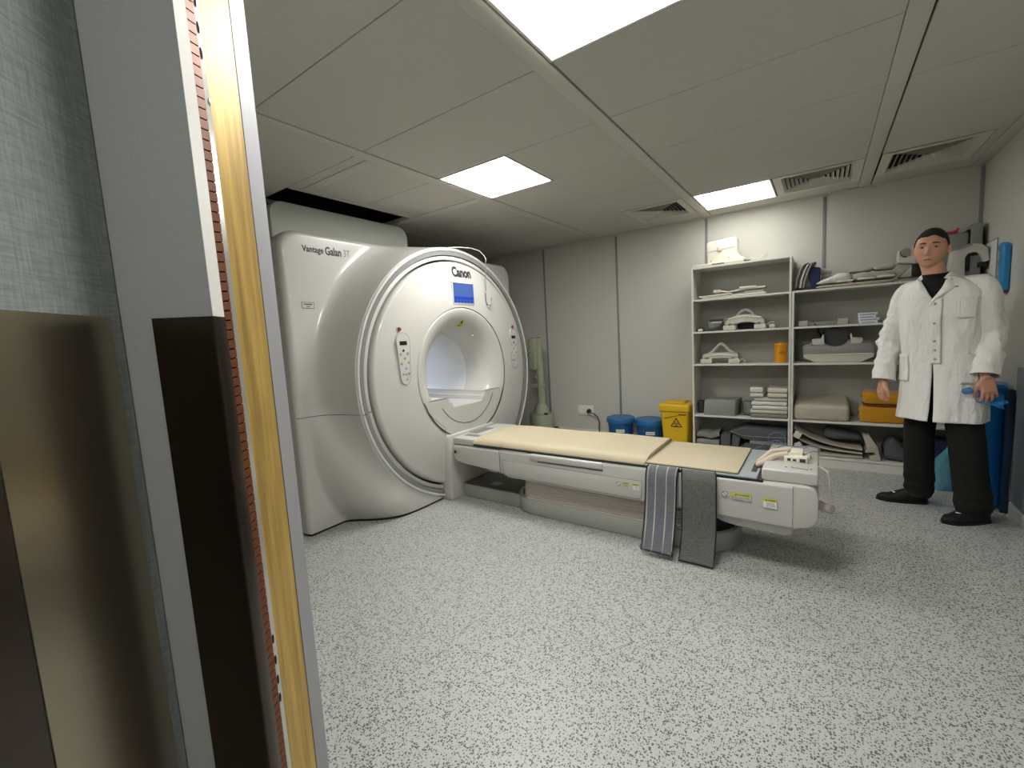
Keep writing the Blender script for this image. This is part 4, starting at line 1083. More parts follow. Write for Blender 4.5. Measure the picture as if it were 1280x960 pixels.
def tubmark(mb, a0, a1, z0, z1, r=0.0503):
    mb.grid(lambda u, v: Vector((-0.305 + (r + 0.001) * math.cos(a0 + (a1 - a0) * u), 4.71 + (r + 0.001) * math.sin(a0 + (a1 - a0) * u), z0 + (z1 - z0) * v)), 3, 1)
for a, w_, z, h_ in ((-1.62, 0.10, 1.015, 0.018), (-1.50, 0.05, 1.022, 0.018), (-1.40, 0.12, 1.015, 0.008), (-1.32, 0.04, 1.015, 0.022), (-1.20, 0.10, 1.018, 0.015), (-1.06, 0.05, 1.015, 0.024), (-0.96, 0.10, 1.016, 0.014)):
    tubmark(mb, a - w_ / 2, a + w_ / 2, z, z + h_)
obj('red_marking', mb, M['red'], t, 0)
# -- fourth shelf
mb = MB(); mb.prism([(-0.965, 4.66, 0.414), (-0.68, 4.66, 0.414), (-0.675, 4.66, 0.571), (-0.955, 4.66, 0.567)], (0.035, 0.22, 0), 0.008, 2)
o = obj('foam_block', mb, M['foam'], None, 40); o.data.materials[0] = M['coilg']; tag(o, 'pale grey foam block on the lower shelf of the tall unit', 'foam block')
mb = MB().box(-1.035, -0.985, 4.74, 4.84, 0.414, 0.54, 0.008); o = obj('dark_case', mb, M['coild'], None); tag(o, 'small dark case left of the pale grey foam block', 'case')
mb = MB().box(-0.632, -0.545, 4.73, 4.86, 0.414, 0.545, 0.01); o = obj('grey_case', mb, M['foam'], None); tag(o, 'grey box between the foam block and the stack of packs', 'box')
mb = MB().tube([(-0.62, 4.70, 0.56), (-0.615, 4.70, 0.45), (-0.58, 4.69, 0.43), (-0.54, 4.70, 0.425)], 0.007, 8); o = obj('dark_lead', mb, M['coild'], None, 60); tag(o, 'dark lead in front of the grey box on the lower shelf', 'lead')
packs = [(-0.545, -0.245, 4.655, 0.4145, 0.038, 'foam', 'grey bottom pack of the stack on the lower shelf', 0), (-0.548, -0.243, 4.66, 0.4535, 0.036, 'pack', 'cream pack second from the bottom of the stack', 0),
         (-0.535, -0.243, 4.66, 0.4905, 0.038, 'plast', 'shiny wrapped pack, lower of the two in the stack', 0), (-0.54, -0.246, 4.665, 0.5295, 0.038, 'plast', 'shiny wrapped pack, upper of the two in the stack', 0),
         (-0.515, -0.246, 4.675, 0.5685, 0.038, 'pack', 'cream pack under the two short piles of the stack', 0), (-0.55, -0.435, 4.66, 0.6075, 0.040, 'plast', 'small wrapped pack, lower one top left of the stack', 0),
         (-0.55, -0.440, 4.66, 0.6485, 0.052, 'plast', 'small shiny pack on the very top left of the stack', 0), (-0.405, -0.245, 4.66, 0.6075, 0.042, 'pack', 'short cream pack, lower one top right of the stack', 0), (-0.405, -0.245, 4.665, 0.6505, 0.044, 'pack', 'short cream pack on the very top right of the stack', 0)]
for x0, x1, y, z, h_, m_, lab, _ in packs:
    mb = MB(); mb.box(x0, x1, y, y + 0.24, z, z + h_, min(h_ * 0.35, 0.012), 3)
    o = obj('wrapped_pack', mb, M[m_], None, 50); tag(o, lab, 'pack', 'packs stacked on the lower shelf')
    mb = MB(); mb.box(x0 + 0.004, x1 - 0.004, y - 0.0008, y + 0.001, z + h_ * 0.02, z + h_ * 0.10); obj('edge_shadow_line', mb, M['foamd'], o, 0)
# -- bottom of the tall unit
mb = MB(); slabpath(mb, [(-1.03, 0.128), (-0.98, 0.13), (-0.90, 0.127), (-0.82, 0.129)], 4.66, 4.93, 0.032); o = obj('foam_sheet', mb, M['foam'], None, 50); tag(o, 'lower thick grey foam in the bottom left of the shelving', 'foam')
mb = MB(); slabpath(mb, [(-1.03, 0.20), (-0.97, 0.205), (-0.90, 0.190), (-0.82, 0.222)], 4.67, 4.93, 0.030); o = obj('foam_sheet', mb, M['foam'], None, 50); tag(o, 'wavy grey foam lying on top, bottom left of the shelving', 'foam')
mb = MB().box(-0.81, -0.72, 4.68, 4.85, 0.093, 0.222, 0.008); o = obj('foam_wedge', mb, M['foamd'], None); tag(o, 'dark grey upright foam block beside the wavy foam', 'foam')
mb = MB().prism([(-0.712, 4.66, 0.093), (-0.655, 4.66, 0.093), (-0.63, 4.66, 0.20), (-0.70, 4.66, 0.235)], (0, 0.22, 0), 0.006); o = obj('foam_wedge', mb, M['foamd'], None); tag(o, 'slanted dark foam wedge in the middle of the bottom shelf', 'foam')
mb = MB(); mb.box(-0.60, -0.245, 4.67, 4.93, 0.093, 0.15, 0.01, 3); o = obj('foam_tray', mb, M['foamd'], None, 50); tag(o, 'lowest dark tray under the stacked grey foams', 'foam')
mb = MB(); mb.box(-0.55, -0.245, 4.66, 4.93, 0.151, 0.186, 0.006, 3); o = obj('foam_tray', mb, M['foam'], None, 50); tag(o, 'flat grey sheet in the middle of the stacked foams', 'foam')
mb = MB(); mb.prism([(-0.725, 4.66, 0.262), (-0.70, 4.66, 0.240), (-0.61, 4.66, 0.198), (-0.56, 4.66, 0.187), (-0.25, 4.66, 0.187), (-0.245, 4.66, 0.24), (-0.25, 4.66, 0.30), (-0.60, 4.66, 0.315)], (0, 0.25, 0), 0.012, 3); o = obj('body_coil_shell', mb, M['foamd'], None, 45); tag(o, 'large dark grey moulded shell on top of the stacked foams', 'moulded shell')
mb = MB(); mb.tube([(-0.72, 4.656, 0.265), (-0.61, 4.655, 0.232), (-0.52, 4.655, 0.225), (-0.25, 4.655, 0.235)], 0.004, 6); obj('edge_bead', mb, M['foam'], o)

# ---------------- wide unit, top
t = thing('curved_coil', 'grey-blue curved coil leaning at the left end of the wide unit', 'coil', (-0.12, 4.78, 1.567))
for i_, (dx, m_) in enumerate(((0.0, 'coilg'), (0.035, 'coilw'), (0.06, 'coilg'))):
    mb = MB(); P = [(-0.195 + dx, 1.59), (-0.185 + dx, 1.66), (-0.165 + dx, 1.73), (-0.14 + dx, 1.785), (-0.105 + dx * 0.8, 1.80)]
    slabp = []
    def fn(u, v, P=P):
        k_ = u * (len(P) - 1); i2 = min(int(k_), len(P) - 2); f = k_ - i2
        x = P[i2][0] + (P[i2 + 1][0] - P[i2][0]) * f; z = P[i2][1] + (P[i2 + 1][1] - P[i2][1]) * f
        a = 2 * PI * v; return Vector((x + 0.011 * math.copysign(abs(math.cos(a)) ** 0.5, math.cos(a)), 4.79 + 0.11 * math.copysign(abs(math.sin(a)) ** 0.5, math.sin(a)), z))
    mb.grid(fn, 12, 20, cv=True, cap0=True, cap1=True); obj('shell', mb, M[m_], t, 50)
mb = MB().box(-0.20, -0.08, 4.70, 4.88, 1.567, 1.60, 0.006); obj('base', mb, M['coild'], t)
mb = MB(); mb.prism([(-0.074, 4.70, 1.569), (-0.02, 4.70, 1.569), (-0.012, 4.70, 1.75), (-0.09, 4.70, 1.772), (-0.104, 4.70, 1.68)], (0, 0.16, 0), 0.012, 3); o = obj('navy_pouch', mb, M['navy'], None, 50); tag(o, 'dark navy pouch standing beside the curved coil', 'pouch')
mb = MB(); mb.tube([(-0.01, 4.80, 1.722), (0.03, 4.80, 1.718), (0.066, 4.80, 1.716)], [0.028, 0.026, 0.020], 16); mb.box(-0.008, 0.055, 4.78, 4.83, 1.567, 1.70, 0.008)
o = obj('rolled_cloth', mb, M['fabric'], None, 60); tag(o, 'rolled pale cloth right behind the navy pouch', 'roll')
def blob(x0, x1, y0, y1, zlo, top, m, name, lab, cat, grp=None, amp=0.008, seed=0.0, n=46, ex=0.6, ee=6):
    """a flattened soft lump; top(u) gives the height of its crest along x"""
    mb = MB()
    def fn(u, v):
        a = 2 * PI * v; c = math.copysign(abs(math.cos(a)) ** ex, math.cos(a)); s_ = math.copysign(abs(math.sin(a)) ** ex, math.sin(a))
        e = 1 - abs(2 * u - 1) ** ee; e = max(e, 0.02) ** 0.5
        zt = top(u); zm = (zt + zlo) / 2; return Vector((x0 + (x1 - x0) * u, (y0 + y1) / 2 + (y1 - y0) / 2 * c * (0.6 + 0.4 * e), zm + (zt - zlo) / 2 * s_ * e))
    mb.grid(fn, n, 24, cv=True, cap0=True, cap1=True); mb.jitter(amp, 14, seed); mb.jitter(amp * 0.5, 40, seed)
    for v in mb.bm.verts: v.co.z = max(v.co.z, zlo)
    o = obj(name, mb, m, None, 60); tag(o, lab, cat, grp); return o
blob(-0.05, 0.485, 4.66, 4.90, 1.5675, lambda u: 1.598, M['sheet'], 'flat_coil_mat', 'flat pale mat at the bottom of the pile on the wide unit', 'mat', 'soft pile on the wide unit', 0.003, 1)
blob(-0.045, 0.20, 4.655, 4.86, 1.600, lambda u: 1.625 + 0.06 * min(1, u * 1.6), M['plast'], 'wrapped_bundle', 'shiny plastic wrapped bundle at the left of the soft pile', 'bundle', 'soft pile on the wide unit', 0.006, 2)
blob(0.19, 0.485, 4.67, 4.88, 1.600, lambda u: 1.662 + 0.012 * math.sin(6 * u), M['fabric'], 'folded_blanket', 'grey-beige folded cloth in the middle of the soft pile', 'cloth', 'soft pile on the wide unit', 0.008, 3)
blob(0.19, 0.342, 4.72, 4.88, 1.678, lambda u: 1.700 + 0.012 * u, M['fabric'], 'folded_blanket', 'rolled grey cloth on top of the pile, left one', 'cloth', 'soft pile on the wide unit', 0.005, 4)
blob(0.345, 0.48, 4.70, 4.86, 1.676, lambda u: 1.710 + 0.01 * math.sin(PI * u), M['fabric'], 'folded_blanket', 'rolled grey cloth on top of the pile, right one', 'cloth', 'soft pile on the wide unit', 0.005, 5)
for i, x in enumerate((0.10, 0.235, 0.36)):
    mb = MB(); mb.box(x, x + 0.11, 4.653, 4.668, 1.606 + 0.004 * i, 1.620 + 0.004 * i, 0.005, 2); o = obj('coil_clip', mb, M['coil'], None); tag(o, ['small white clip', 'small white clip', 'small white clip'][i] + ' on the front of the soft pile, ' + ['leftmost of three', 'middle of three', 'rightmost of three'][i], 'clip', 'white clips on the soft pile')
# knee coil with a cup, beside the head
t = thing('cup_coil', 'grey square coil with a round cup, left of the man\'s head', 'coil', (0.54, 4.80, 1.567))
mb = MB(); P = [(0.495, 1.72)] + [(0.495, 1.818), (0.51, 1.818)] + [(0.54 + 0.036 * math.cos(a), 1.80 + 0.045 * math.sin(a)) for a in [PI + i * PI / 12 for i in range(13)]] + [(0.585, 1.815), (0.60, 1.812), (0.60, 1.70)]
mb.prism([(x, 4.74, z) for x, z in P], (0, 0.12, 0), 0.004); obj('cup_plate', mb, M['coilw'], t, 40)
mb = MB().tube([(0.54, 4.735, 1.795), (0.54, 4.86, 1.795)], 0.031, 24); obj('cup', mb, M['coilg'], t, 40)
mb = MB().prism([(0.50, 4.73, 1.600), (0.665, 4.73, 1.600), (0.665, 4.73, 1.70), (0.60, 4.73, 1.705), (0.53, 4.73, 1.64)], (0, 0.16, 0), 0.01, 3); obj('wedge', mb, M['fabric'], t, 45)
mb = MB().box(0.575, 0.64, 4.725, 4.74, 1.60, 1.70, 0.004); obj('dark_slot', mb, M['black'], t)
# grey case, pink tag, upright box, big arch coil
mb = MB().box(0.67, 0.905, 4.82, 4.97, 1.567, 1.902, 0.015, 3); o = obj('grey_coil_case', mb, M['coilg'], None, 45); tag(o, 'large grey box behind the man\'s head', 'box')
mb = MB().box(0.70, 0.852, 4.86, 4.93, 1.903, 1.928, 0.006); mb.box(0.845, 0.858, 4.86, 4.93, 1.928, 1.947, 0.003); o = obj('pink_folder', mb, M['pink'], None); tag(o, 'bright pink folder lying on the grey box', 'folder')
t = thing('upright_box', 'tall dark grey box in the corner, above the arched coil', 'box', (0.945, 4.90, 1.79))
mb = MB().box(0.915, 0.975, 4.80, 4.975, 1.79, 1.958, 0.006); obj('case', mb, M['coilg'], t); mb = MB().box(0.898, 0.915, 4.83, 4.97, 1.79, 1.92, 0.004); obj('side_panel', mb, M['black'], t)
t = thing('large_arch_coil', 'large white and grey arched coil behind the man\'s shoulder', 'coil', (0.87, 4.76, 1.567))
mb = MB(); P = [(0.775, 1.567), (0.795, 1.755), (0.80, 1.778), (0.90, 1.800), (0.955, 1.788), (0.985, 1.755), (0.998, 1.665), (0.965, 1.655), (0.948, 1.715), (0.925, 1.738), (0.885, 1.730), (0.868, 1.700), (0.872, 1.567)]
mb.prism([(x, 4.70, z) for x, z in P], (0, 0.11, 0), 0.006, 2); obj('arch', mb, M['coilw'], t, 40)
mb = MB().prism([(0.79, 4.69, 1.757), (0.90, 4.69, 1.783), (0.90, 4.69, 1.80), (0.79, 4.69, 1.776)], (0, 0.005, 0)); obj('top_stripe', mb, M['coilg'], t)
mb = MB().box(0.874, 0.96, 4.74, 4.80, 1.567, 1.715, 0.008); obj('inner_pad', mb, M['coilg'], t, 40)
mb = MB().box(0.876, 0.90, 4.725, 4.742, 1.60, 1.72, 0.006); mb.box(0.94, 0.995, 4.715, 4.745, 1.62, 1.66, 0.006); obj('dark_gap', mb, M['black'], t)

# second shelf of the wide unit
t = thing('long_pad', 'flat grey-beige pad between two pale blocks on the wide unit', 'pad', (0.0, 4.75, 1.251))
mb = MB().box(-0.17, 0.19, 4.70, 4.88, 1.2515, 1.285, 0.006); obj('pad', mb, M['foam'], t)
for x0, x1 in ((-0.17, -0.10), (0.112, 0.184)):
    obj('end_block', MB().box(x0, x1, 4.685, 4.76, 1.2515, 1.303, 0.006), M['fabric'], t)
for i, (x0, x1, z) in enumerate(((0.258, 0.375, 1.2515), (0.252, 0.385, 1.2735), (0.250, 0.362, 1.2955), (0.246, 0.372, 1.3175))):
    mb = MB().box(x0, x1, 4.68, 4.86, z, z + 0.0205, 0.002); o = obj('paper_box', mb, M['paper'], None); tag(o, 'flat white box, ' + ['lowest', 'second from the bottom', 'third from the bottom', 'topmost'][i] + ' of the four-high stack', 'flat box', 'flat white boxes on the wide unit')
    obj('blue_stripe', MB().box(x0 + 0.01, x1 - 0.02, 4.679, 4.6805, z + 0.003, z + 0.011), M['btnblue'], o, 0)
# third shelf: big base coil with the black hollow
t = thing('large_coil_base', 'large grey moulded coil base with a black round hollow', 'coil', (0.12, 4.76, 0.929))
mb = MB(); P = [(-0.05, 0.9295), (0.275, 0.9295), (0.355, 0.972), (0.362, 1.0), (-0.128, 1.0), (-0.128, 0.972)]
mb.prism([(x, 4.68, z) for x, z in P], (0, 0.26, 0), 0.006, 2); obj('lower_shell', mb, M['coilw'], t, 40)
mb = MB(); P = [(-0.132, 0.998), (-0.135, 1.075), (-0.07, 1.105), (0.02, 1.108)] + [(0.10 + 0.09 * math.cos(a), 1.14 + 0.075 * math.sin(a)) for a in [PI + 0.2 + i * (PI - 0.4) / 12 for i in range(13)]] + [(0.21, 1.108), (0.28, 1.10), (0.345, 1.083), (0.362, 1.03), (0.365, 0.998)]
mb.prism([(x, 4.69, z) for x, z in P], (0, 0.22, 0), 0.008, 2); obj('upper_shell', mb, M['coilg'], t, 40)
for P in ([(-0.068, 1.105), (-0.068, 1.135), (-0.005, 1.138), (0.008, 1.172), (0.018, 1.165), (0.022, 1.085), (-0.06, 1.085)], [(0.205, 1.085), (0.198, 1.165), (0.206, 1.176), (0.216, 1.14), (0.280, 1.132), (0.282, 1.10), (0.27, 1.085)]):
    obj('ear', MB().prism([(x, 4.685, z) for x, z in P], (0, 0.10, 0), 0.003), M['coilw'], t, 40)
mb = MB().tube([(0.10 + 0.098 * math.cos(a), 4.71, 1.135 + 0.08 * math.sin(a)) for a in [PI - 0.3 + i * (PI + 0.6) / 20 for i in range(21)]], 0.011, 10); obj('hollow_rim', mb, M['black'], t, 60)
mb = MB().lathe([(0.0, 4.73), (0.085, 4.73), (0.085, 4.88)], (0.10, 0, 1.142), 'y', 30); obj('hollow', mb, M['coild'], t, 40)
mb = MB().tube([(-0.12, 4.676, 0.995), (0.35, 4.676, 1.001)], 0.005, 8); obj('rim_bead', mb, M['coil'], t)
# fourth shelf
mb = MB(); mb.box(-0.196, 0.206, 4.65, 4.95, 0.4145, 0.545, 0.03, 5)
for v in mb.bm.verts:
    f = (v.co.y - 4.65) / 0.3; v.co.z += (0.07 * f if v.co.z > 0.48 else 0)
o = obj('thick_pad', mb, M['padb'], None, 60); tag(o, 'thick beige-grey cushion on the lower shelf of the wide unit', 'cushion')
blob(0.272, 0.60, 4.68, 4.90, 0.4145, lambda u: 0.552, M['yblank'], 'yellow_blanket', 'yellow folded blanket at the bottom of the pair', 'blanket', 'yellow blankets', 0.004, 6, 46, 0.25, 24)
blob(0.290, 0.60, 4.68, 4.90, 0.572, lambda u: 0.680 - 0.02 * u, M['yblank'], 'yellow_blanket', 'yellow folded blanket on top of the other', 'blanket', 'yellow blankets', 0.006, 7, 46, 0.3, 16)
blob(0.300, 0.59, 4.685, 4.89, 0.553, lambda u: 0.571 + 0.0 * u, M['rust'], 'rust_cloth', 'rust coloured fold between the two yellow blankets', 'cloth', None, 0.002, 8)
# bottom shelf: bent sheets and dark bags
def bent(P, y0, y1, th, m, lab):
    mb = MB(); Q = []
    n_ = len(P)
    for i in range(n_ - 1):
        for j in range(4):
            f = j / 4; g_ = lambda k_: Vector((P[min(max(k_, 0), n_ - 1)][0], P[min(max(k_, 0), n_ - 1)][1], 0))
            a_, b_, c_, d_ = g_(i - 1), g_(i), g_(i + 1), g_(i + 2)
            p = 0.5 * ((2 * b_) + (c_ - a_) * f + (2 * a_ - 5 * b_ + 4 * c_ - d_) * f * f + (3 * b_ - a_ - 3 * c_ + d_) * f ** 3); Q.append((p.x, p.y))
    Q.append(P[-1]); slabpath(mb, Q, y0, y1, th); o = obj('bent_foam_sheet', mb, m, None, 50); tag(o, lab, 'foam sheet', 'bent foam sheets on the bottom shelf'); return o
bent([(-0.19, 0.335), (-0.14, 0.297), (-0.06, 0.250), (0.04, 0.214), (0.16, 0.190), (0.30, 0.176)], 4.665, 4.93, 0.0085, M['sheet'], 'upper bent foam sheet, rising to the left on the bottom shelf')
bent([(-0.17, 0.245), (-0.10, 0.205), (0.0, 0.170), (0.10, 0.155), (0.20, 0.148), (0.30, 0.142)], 4.665, 4.93, 0.0085, M['sheet'], 'middle bent foam sheet on the bottom shelf')
bent([(-0.16, 0.108), (-0.06, 0.107), (0.10, 0.107), (0.30, 0.107)], 4.67, 4.93, 0.0135, M['sheet'], 'lowest flat foam sheet, lying straight on the bottom shelf')
for i, (x, z) in enumerate(((-0.165, 0.275), (-0.155, 0.175))):
    mb = MB().box(x - 0.028, x + 0.028, 4.645, 4.664, z - 0.03, z + 0.03, 0.004, 2, Matrix.Rotation(0.5 if i == 0 else -0.5, 3, 'Y')); o = obj('foam_clip', mb, M['coilw'], None); tag(o, 'pale square clip on the left end of the ' + ['upper', 'middle'][i] + ' bent sheet', 'clip', 'pale clips on the bent sheets')
mb = MB(); mb.prism([(0.30, 4.66, 0.30), (0.345, 4.66, 0.305), (0.40, 4.66, 0.21), (0.425, 4.66, 0.095), (0.355, 4.66, 0.093), (0.345, 4.66, 0.125), (0.392, 4.66, 0.145), (0.375, 4.66, 0.165), (0.318, 4.66, 0.158), (0.33, 4.66, 0.20)], (0, 0.20, 0), 0.003)
o = obj('folded_card_box', mb, M['sheet'], None, 40); tag(o, 'pale half-open carton at the right end of the bent sheets', 'carton')
blob(0.44, 0.62, 4.68, 4.93, 0.0925, lambda u: 0.24 + 0.04 * math.sin(5 * u), M['foamd'], 'dark_bag', 'dark grey bag on the bottom shelf behind the man\'s leg', 'bag', None, 0.01, 9)
blob(0.03, 0.30, 4.72, 4.93, 0.238, lambda u: 0.345 - 0.06 * u, M['foamd'], 'dark_bag', 'dark bag lying on the bent foam sheets', 'bag', None, 0.008, 10)
blob(0.63, 0.93, 4.66, 4.93, 0.0925, lambda u: 0.33 - 0.06 * u, M['navy'], 'navy_bundle', 'dark navy bundle on the bottom shelf between the man\'s legs', 'bundle', None, 0.012, 11)

# ------------------------------------------------------------------ bins and small things along the back wall
def bucket(cx, cy, lab):
    t = thing('blue_bucket', lab, 'bucket', (cx, cy, 0), 'blue lidded buckets')
    obj('body', MB().lathe([(0.0, 0.001), (0.128, 0.001), (0.132, 0.01), (0.146, 0.268)], (cx, cy, 0), 'z', 48), M['blue'], t)
    obj('lid', MB().lathe([(0.147, 0.25), (0.160, 0.252), (0.161, 0.296), (0.156, 0.305), (0.14, 0.309), (0.135, 0.304), (0.0, 0.307)], (cx, cy, 0), 'z', 48), M['bluelid'], t)
    mb = MB(); r = 0.1435
    mb.grid(lambda u, v: Vector((cx + (r + 0.0022 + 0.02 * 0) * math.cos(-1.58 + 0.66 * u), cy + (r + 0.0022) * math.sin(-1.58 + 0.66 * u), 0.150 + 0.036 * v)), 10, 1)
    l_ = obj('label', mb, M['paper'], t)
    mb = MB(); x = 0.08
    while x < 0.9:
        w_ = random.uniform(0.03, 0.07); mb.grid(lambda u, v: Vector((cx + (r + 0.003) * math.cos(-1.58 + 0.66 * (x + w_ * u)), cy + (r + 0.003) * math.sin(-1.58 + 0.66 * (x + w_ * u)), 0.163 + 0.010 * v)), 2, 1); x += w_ + 0.03
    obj('label_text', mb, M['groove'], l_, 0)
bucket(-1.905, 4.82, 'blue lidded bucket below the wall seam, farther from the yellow bin')
bucket(-1.562, 4.82, 'blue lidded bucket right next to the yellow bin')
t = thing('yellow_waste_bin', 'tall yellow lidded waste bin with a black hazard triangle', 'waste bin', (-1.26, 4.82, 0))
mb = MB()
def binf(u, v):
    per = []; z = [0.0, 0.01, 0.42][int(round(v * 2))]; hx, hy = (0.120, 0.115) if z < 0.2 else (0.146, 0.135); r = 0.03
    k_ = int(round(u * 32)) % 32; c_ = k_ // 8; sx_, sy_ = ((1, -1), (1, 1), (-1, 1), (-1, -1))[c_]; a = -PI / 2 + c_ * PI / 2 + (k_ % 8) / 7 * PI / 2
    return Vector((-1.26 + sx_ * (hx - r) + r * math.cos(a), 4.815 + sy_ * (hy - r) + r * math.sin(a), z))
mb.grid(binf, 32, 2, cu=True, cap0=True, cap1=True); obj('body', mb, M['binyellow'], t, 40)
mb = MB().box(-1.418, -1.102, 4.66, 4.965, 0.42, 0.505, 0.022, 4); mb.box(-1.36, -1.16, 4.72, 4.9, 0.50, 0.523, 0.015, 3); obj('lid', mb, M['binyellow'], t, 45)
def on_bin(x, z): return 4.815 - (0.115 + 0.02 * z / 0.42) - 0.0006
mb = MB()
def seg(mb, a, b, w_, off=0.0012):
    a, b = Vector((a[0], on_bin(*a) - off, a[1])), Vector((b[0], on_bin(*b) - off, b[1])); mb.tube([a, b], w_, 5)
cx_, cz_ = -1.24, 0.295; R_ = 0.062
tri = [(cx_ + R_ * math.cos(a), cz_ + R_ * math.sin(a)) for a in (PI / 2, PI / 2 + 2 * PI / 3, PI / 2 + 4 * PI / 3)]
for i in range(3): seg(mb, tri[i], tri[(i + 1) % 3], 0.0042)
for k_ in range(3):
    a0 = PI / 2 + k_ * 2 * PI / 3; c0 = (cx_ + 0.015 * math.cos(a0), cz_ - 0.004 + 0.015 * math.sin(a0))
    P = [(c0[0] + 0.013 * math.cos(a), on_bin(c0[0], c0[1]) - 0.0012, c0[1] + 0.013 * math.sin(a)) for a in [a0 + 0.6 + i * (2 * PI - 1.2) / 12 for i in range(13)]]
    mb.tube(P, 0.003, 5)
for i in range(5): seg(mb, (cx_ - 0.014 + 0.006 * i, 0.218), (cx_ - 0.011 + 0.006 * i, 0.218), 0.0022)
obj('hazard_mark', mb, M['ink'], t, 0)
mb = MB()
seg(mb, (-1.365, 0.352), (-1.22, 0.385), 0.0022); seg(mb, (-1.37, 0.344), (-1.28, 0.365), 0.0015); obj('pen_stroke', mb, M['rust'], t, 0)
mb = MB(); x = -1.215
for w_ in (0.018, 0.012, 0.02, 0.014): seg(mb, (x, 0.392), (x + w_, 0.400), 0.006); seg(mb, (x, 0.402), (x + w_ * 0.6, 0.392), 0.003); x += w_ + 0.004
obj('pen_writing', mb, M['ink'], t, 0)
# injector stand behind the scanner
t = thing('injector_stand', 'grey-green medical stand on a drum base behind the scanner', 'medical stand', (-2.86, 4.60, 0))
obj('drum_base', MB().lathe([(0.0, 0.0), (0.15, 0.0), (0.155, 0.01), (0.155, 0.30), (0.148, 0.325), (0.10, 0.335), (0.085, 0.40), (0.06, 0.46), (0.0, 0.46)], (-2.86, 4.62, 0), 'z', 40), M['injector'], t)
obj('pole', MB().tube([(-2.85, 4.62, 0.45), (-2.852, 4.62, 0.9), (-2.855, 4.62, 1.24)], [0.05, 0.045, 0.03], 20), M['injector'], t, 60)
obj('bracket', MB().box(-3.0, -2.80, 4.58, 4.66, 0.655, 0.705, 0.01), M['injector'], t)
mb = MB().box(-2.975, -2.86, 4.535, 4.70, 0.88, 1.28, 0.02, 3); hd = obj('injector_head', mb, M['injector'], t, 45)
mb = MB()
for i in range(6): mb.box(-2.965 + 0.02 * (i % 2), -2.955 + 0.02 * (i % 2), 4.5335, 4.536, 1.06 + 0.035 * i, 1.075 + 0.035 * i)
mb.box(-2.96, -2.875, 4.56, 4.68, 1.279, 1.285); obj('key', mb, M['ink'], hd, 0)
obj('clamp', MB().tube([(-2.90, 4.60, 0.88), (-2.895, 4.60, 0.80), (-2.90, 4.60, 0.72)], 0.010, 8).ball((-2.915, 4.60, 0.79), 0.014), M['injector'], t, 60)
obj('black_knob', MB().ball((-2.76, 4.56, 0.34), (0.03, 0.02, 0.014)), M['black'], t)
# socket, plug and leads
t = thing('wall_socket', 'white double wall socket low on the back wall', 'socket', (-2.43, 4.995, 0.27))
obj('plate', MB().box(-2.545, -2.32, 4.988, 4.999, 0.268, 0.392, 0.004), M['sock'], t)
for x in (-2.488, -2.378):
    obj('outlet', MB().lathe([(0.0, 4.9872), (0.026, 4.9872), (0.03, 4.9865), (0.033, 4.986), (0.036, 4.990)], (x, 0, 0.33), 'y', 24), M['sock'], t)
t = thing('plug_lead', 'black plug with its lead running down from the wall socket', 'plug', (-2.378, 4.95, 0.2))
obj('plug', MB().tube([(-2.378, 4.984, 0.325), (-2.375, 4.95, 0.322), (-2.36, 4.93, 0.318)], [0.026, 0.026, 0.014], 14), M['cable'], t, 50)
obj('lead', MB().tube([(-2.36, 4.93, 0.318), (-2.30, 4.92, 0.31), (-2.25, 4.93, 0.27), (-2.225, 4.94, 0.20), (-2.24, 4.95, 0.13), (-2.235, 4.95, 0.06), (-2.20, 4.95, 0.012), (-2.05, 4.95, 0.008)], 0.007, 8), M['cable'], t, 60)
mb = MB(); mb.tube([(-2.66, 4.90, 0.01), (-2.60, 4.92, 0.05), (-2.52, 4.93, 0.065), (-2.45, 4.93, 0.05), (-2.40, 4.90, 0.01)], 0.011, 8)
o = obj('floor_hose', mb, M['cableg'], None, 60); tag(o, 'grey hose arching off the floor below the wall socket', 'hose')
mb = MB(); mb.tube([(-3.05, 4.90, 0.02), (-2.95, 4.92, 0.07), (-2.85, 4.93, 0.09), (-2.78, 4.93, 0.07), (-2.70, 4.90, 0.008)], 0.011, 8); mb.box(-2.87, -2.81, 4.90, 4.95, 0.06, 0.10, 0.006)
o = obj('floor_hose', mb, M['cable'], None, 60); tag(o, 'dark hose on the floor by the drum base of the stand', 'hose')

# ------------------------------------------------------------------ right wall
t = thing('notice_board', 'plain white sheet board on the right wall, behind the man', 'board', (1.0, 4.7, 1.47))
obj('sheet', MB().box(1.0, 1.0055, 4.555, 4.93, 1.47, 1.80, 0.001), M['paper'], t, 0)
mb = MB(); mb.tube([(0.999, 4.555, 1.47), (0.999, 4.555, 1.80), (0.999, 4.93, 1.80)], 0.003, 6); obj('edge_strip', mb, M['groove'], t)
t = thing('wall_mounted_dispenser', 'blue rounded holder with clear sleeve on the right wall', 'dispenser', (0.99, 4.42, 1.43))
mb = MB(); P = [(4.28, 1.425), (4.59, 1.460), (4.59, 1.492), (4.375, 1.475), (4.375, 1.70), (4.43, 1.70), (4.40, 1.735), (4.34, 1.745), (4.275, 1.72)]
mb.prism([(1.004, y, z) for y, z in P], (-0.035, 0, 0), 0.008, 3); obj('holder', mb, M['dispblue'], t, 45)
mb = MB().box(0.985, 1.0, 4.385, 4.47, 1.50, 1.70, 0.004); obj('clear_sleeve', mb, M['clear'], t)
obj('red_tab', MB().box(0.985, 0.995, 4.30, 4.35, 1.405, 1.43, 0.003), M['red'], t)
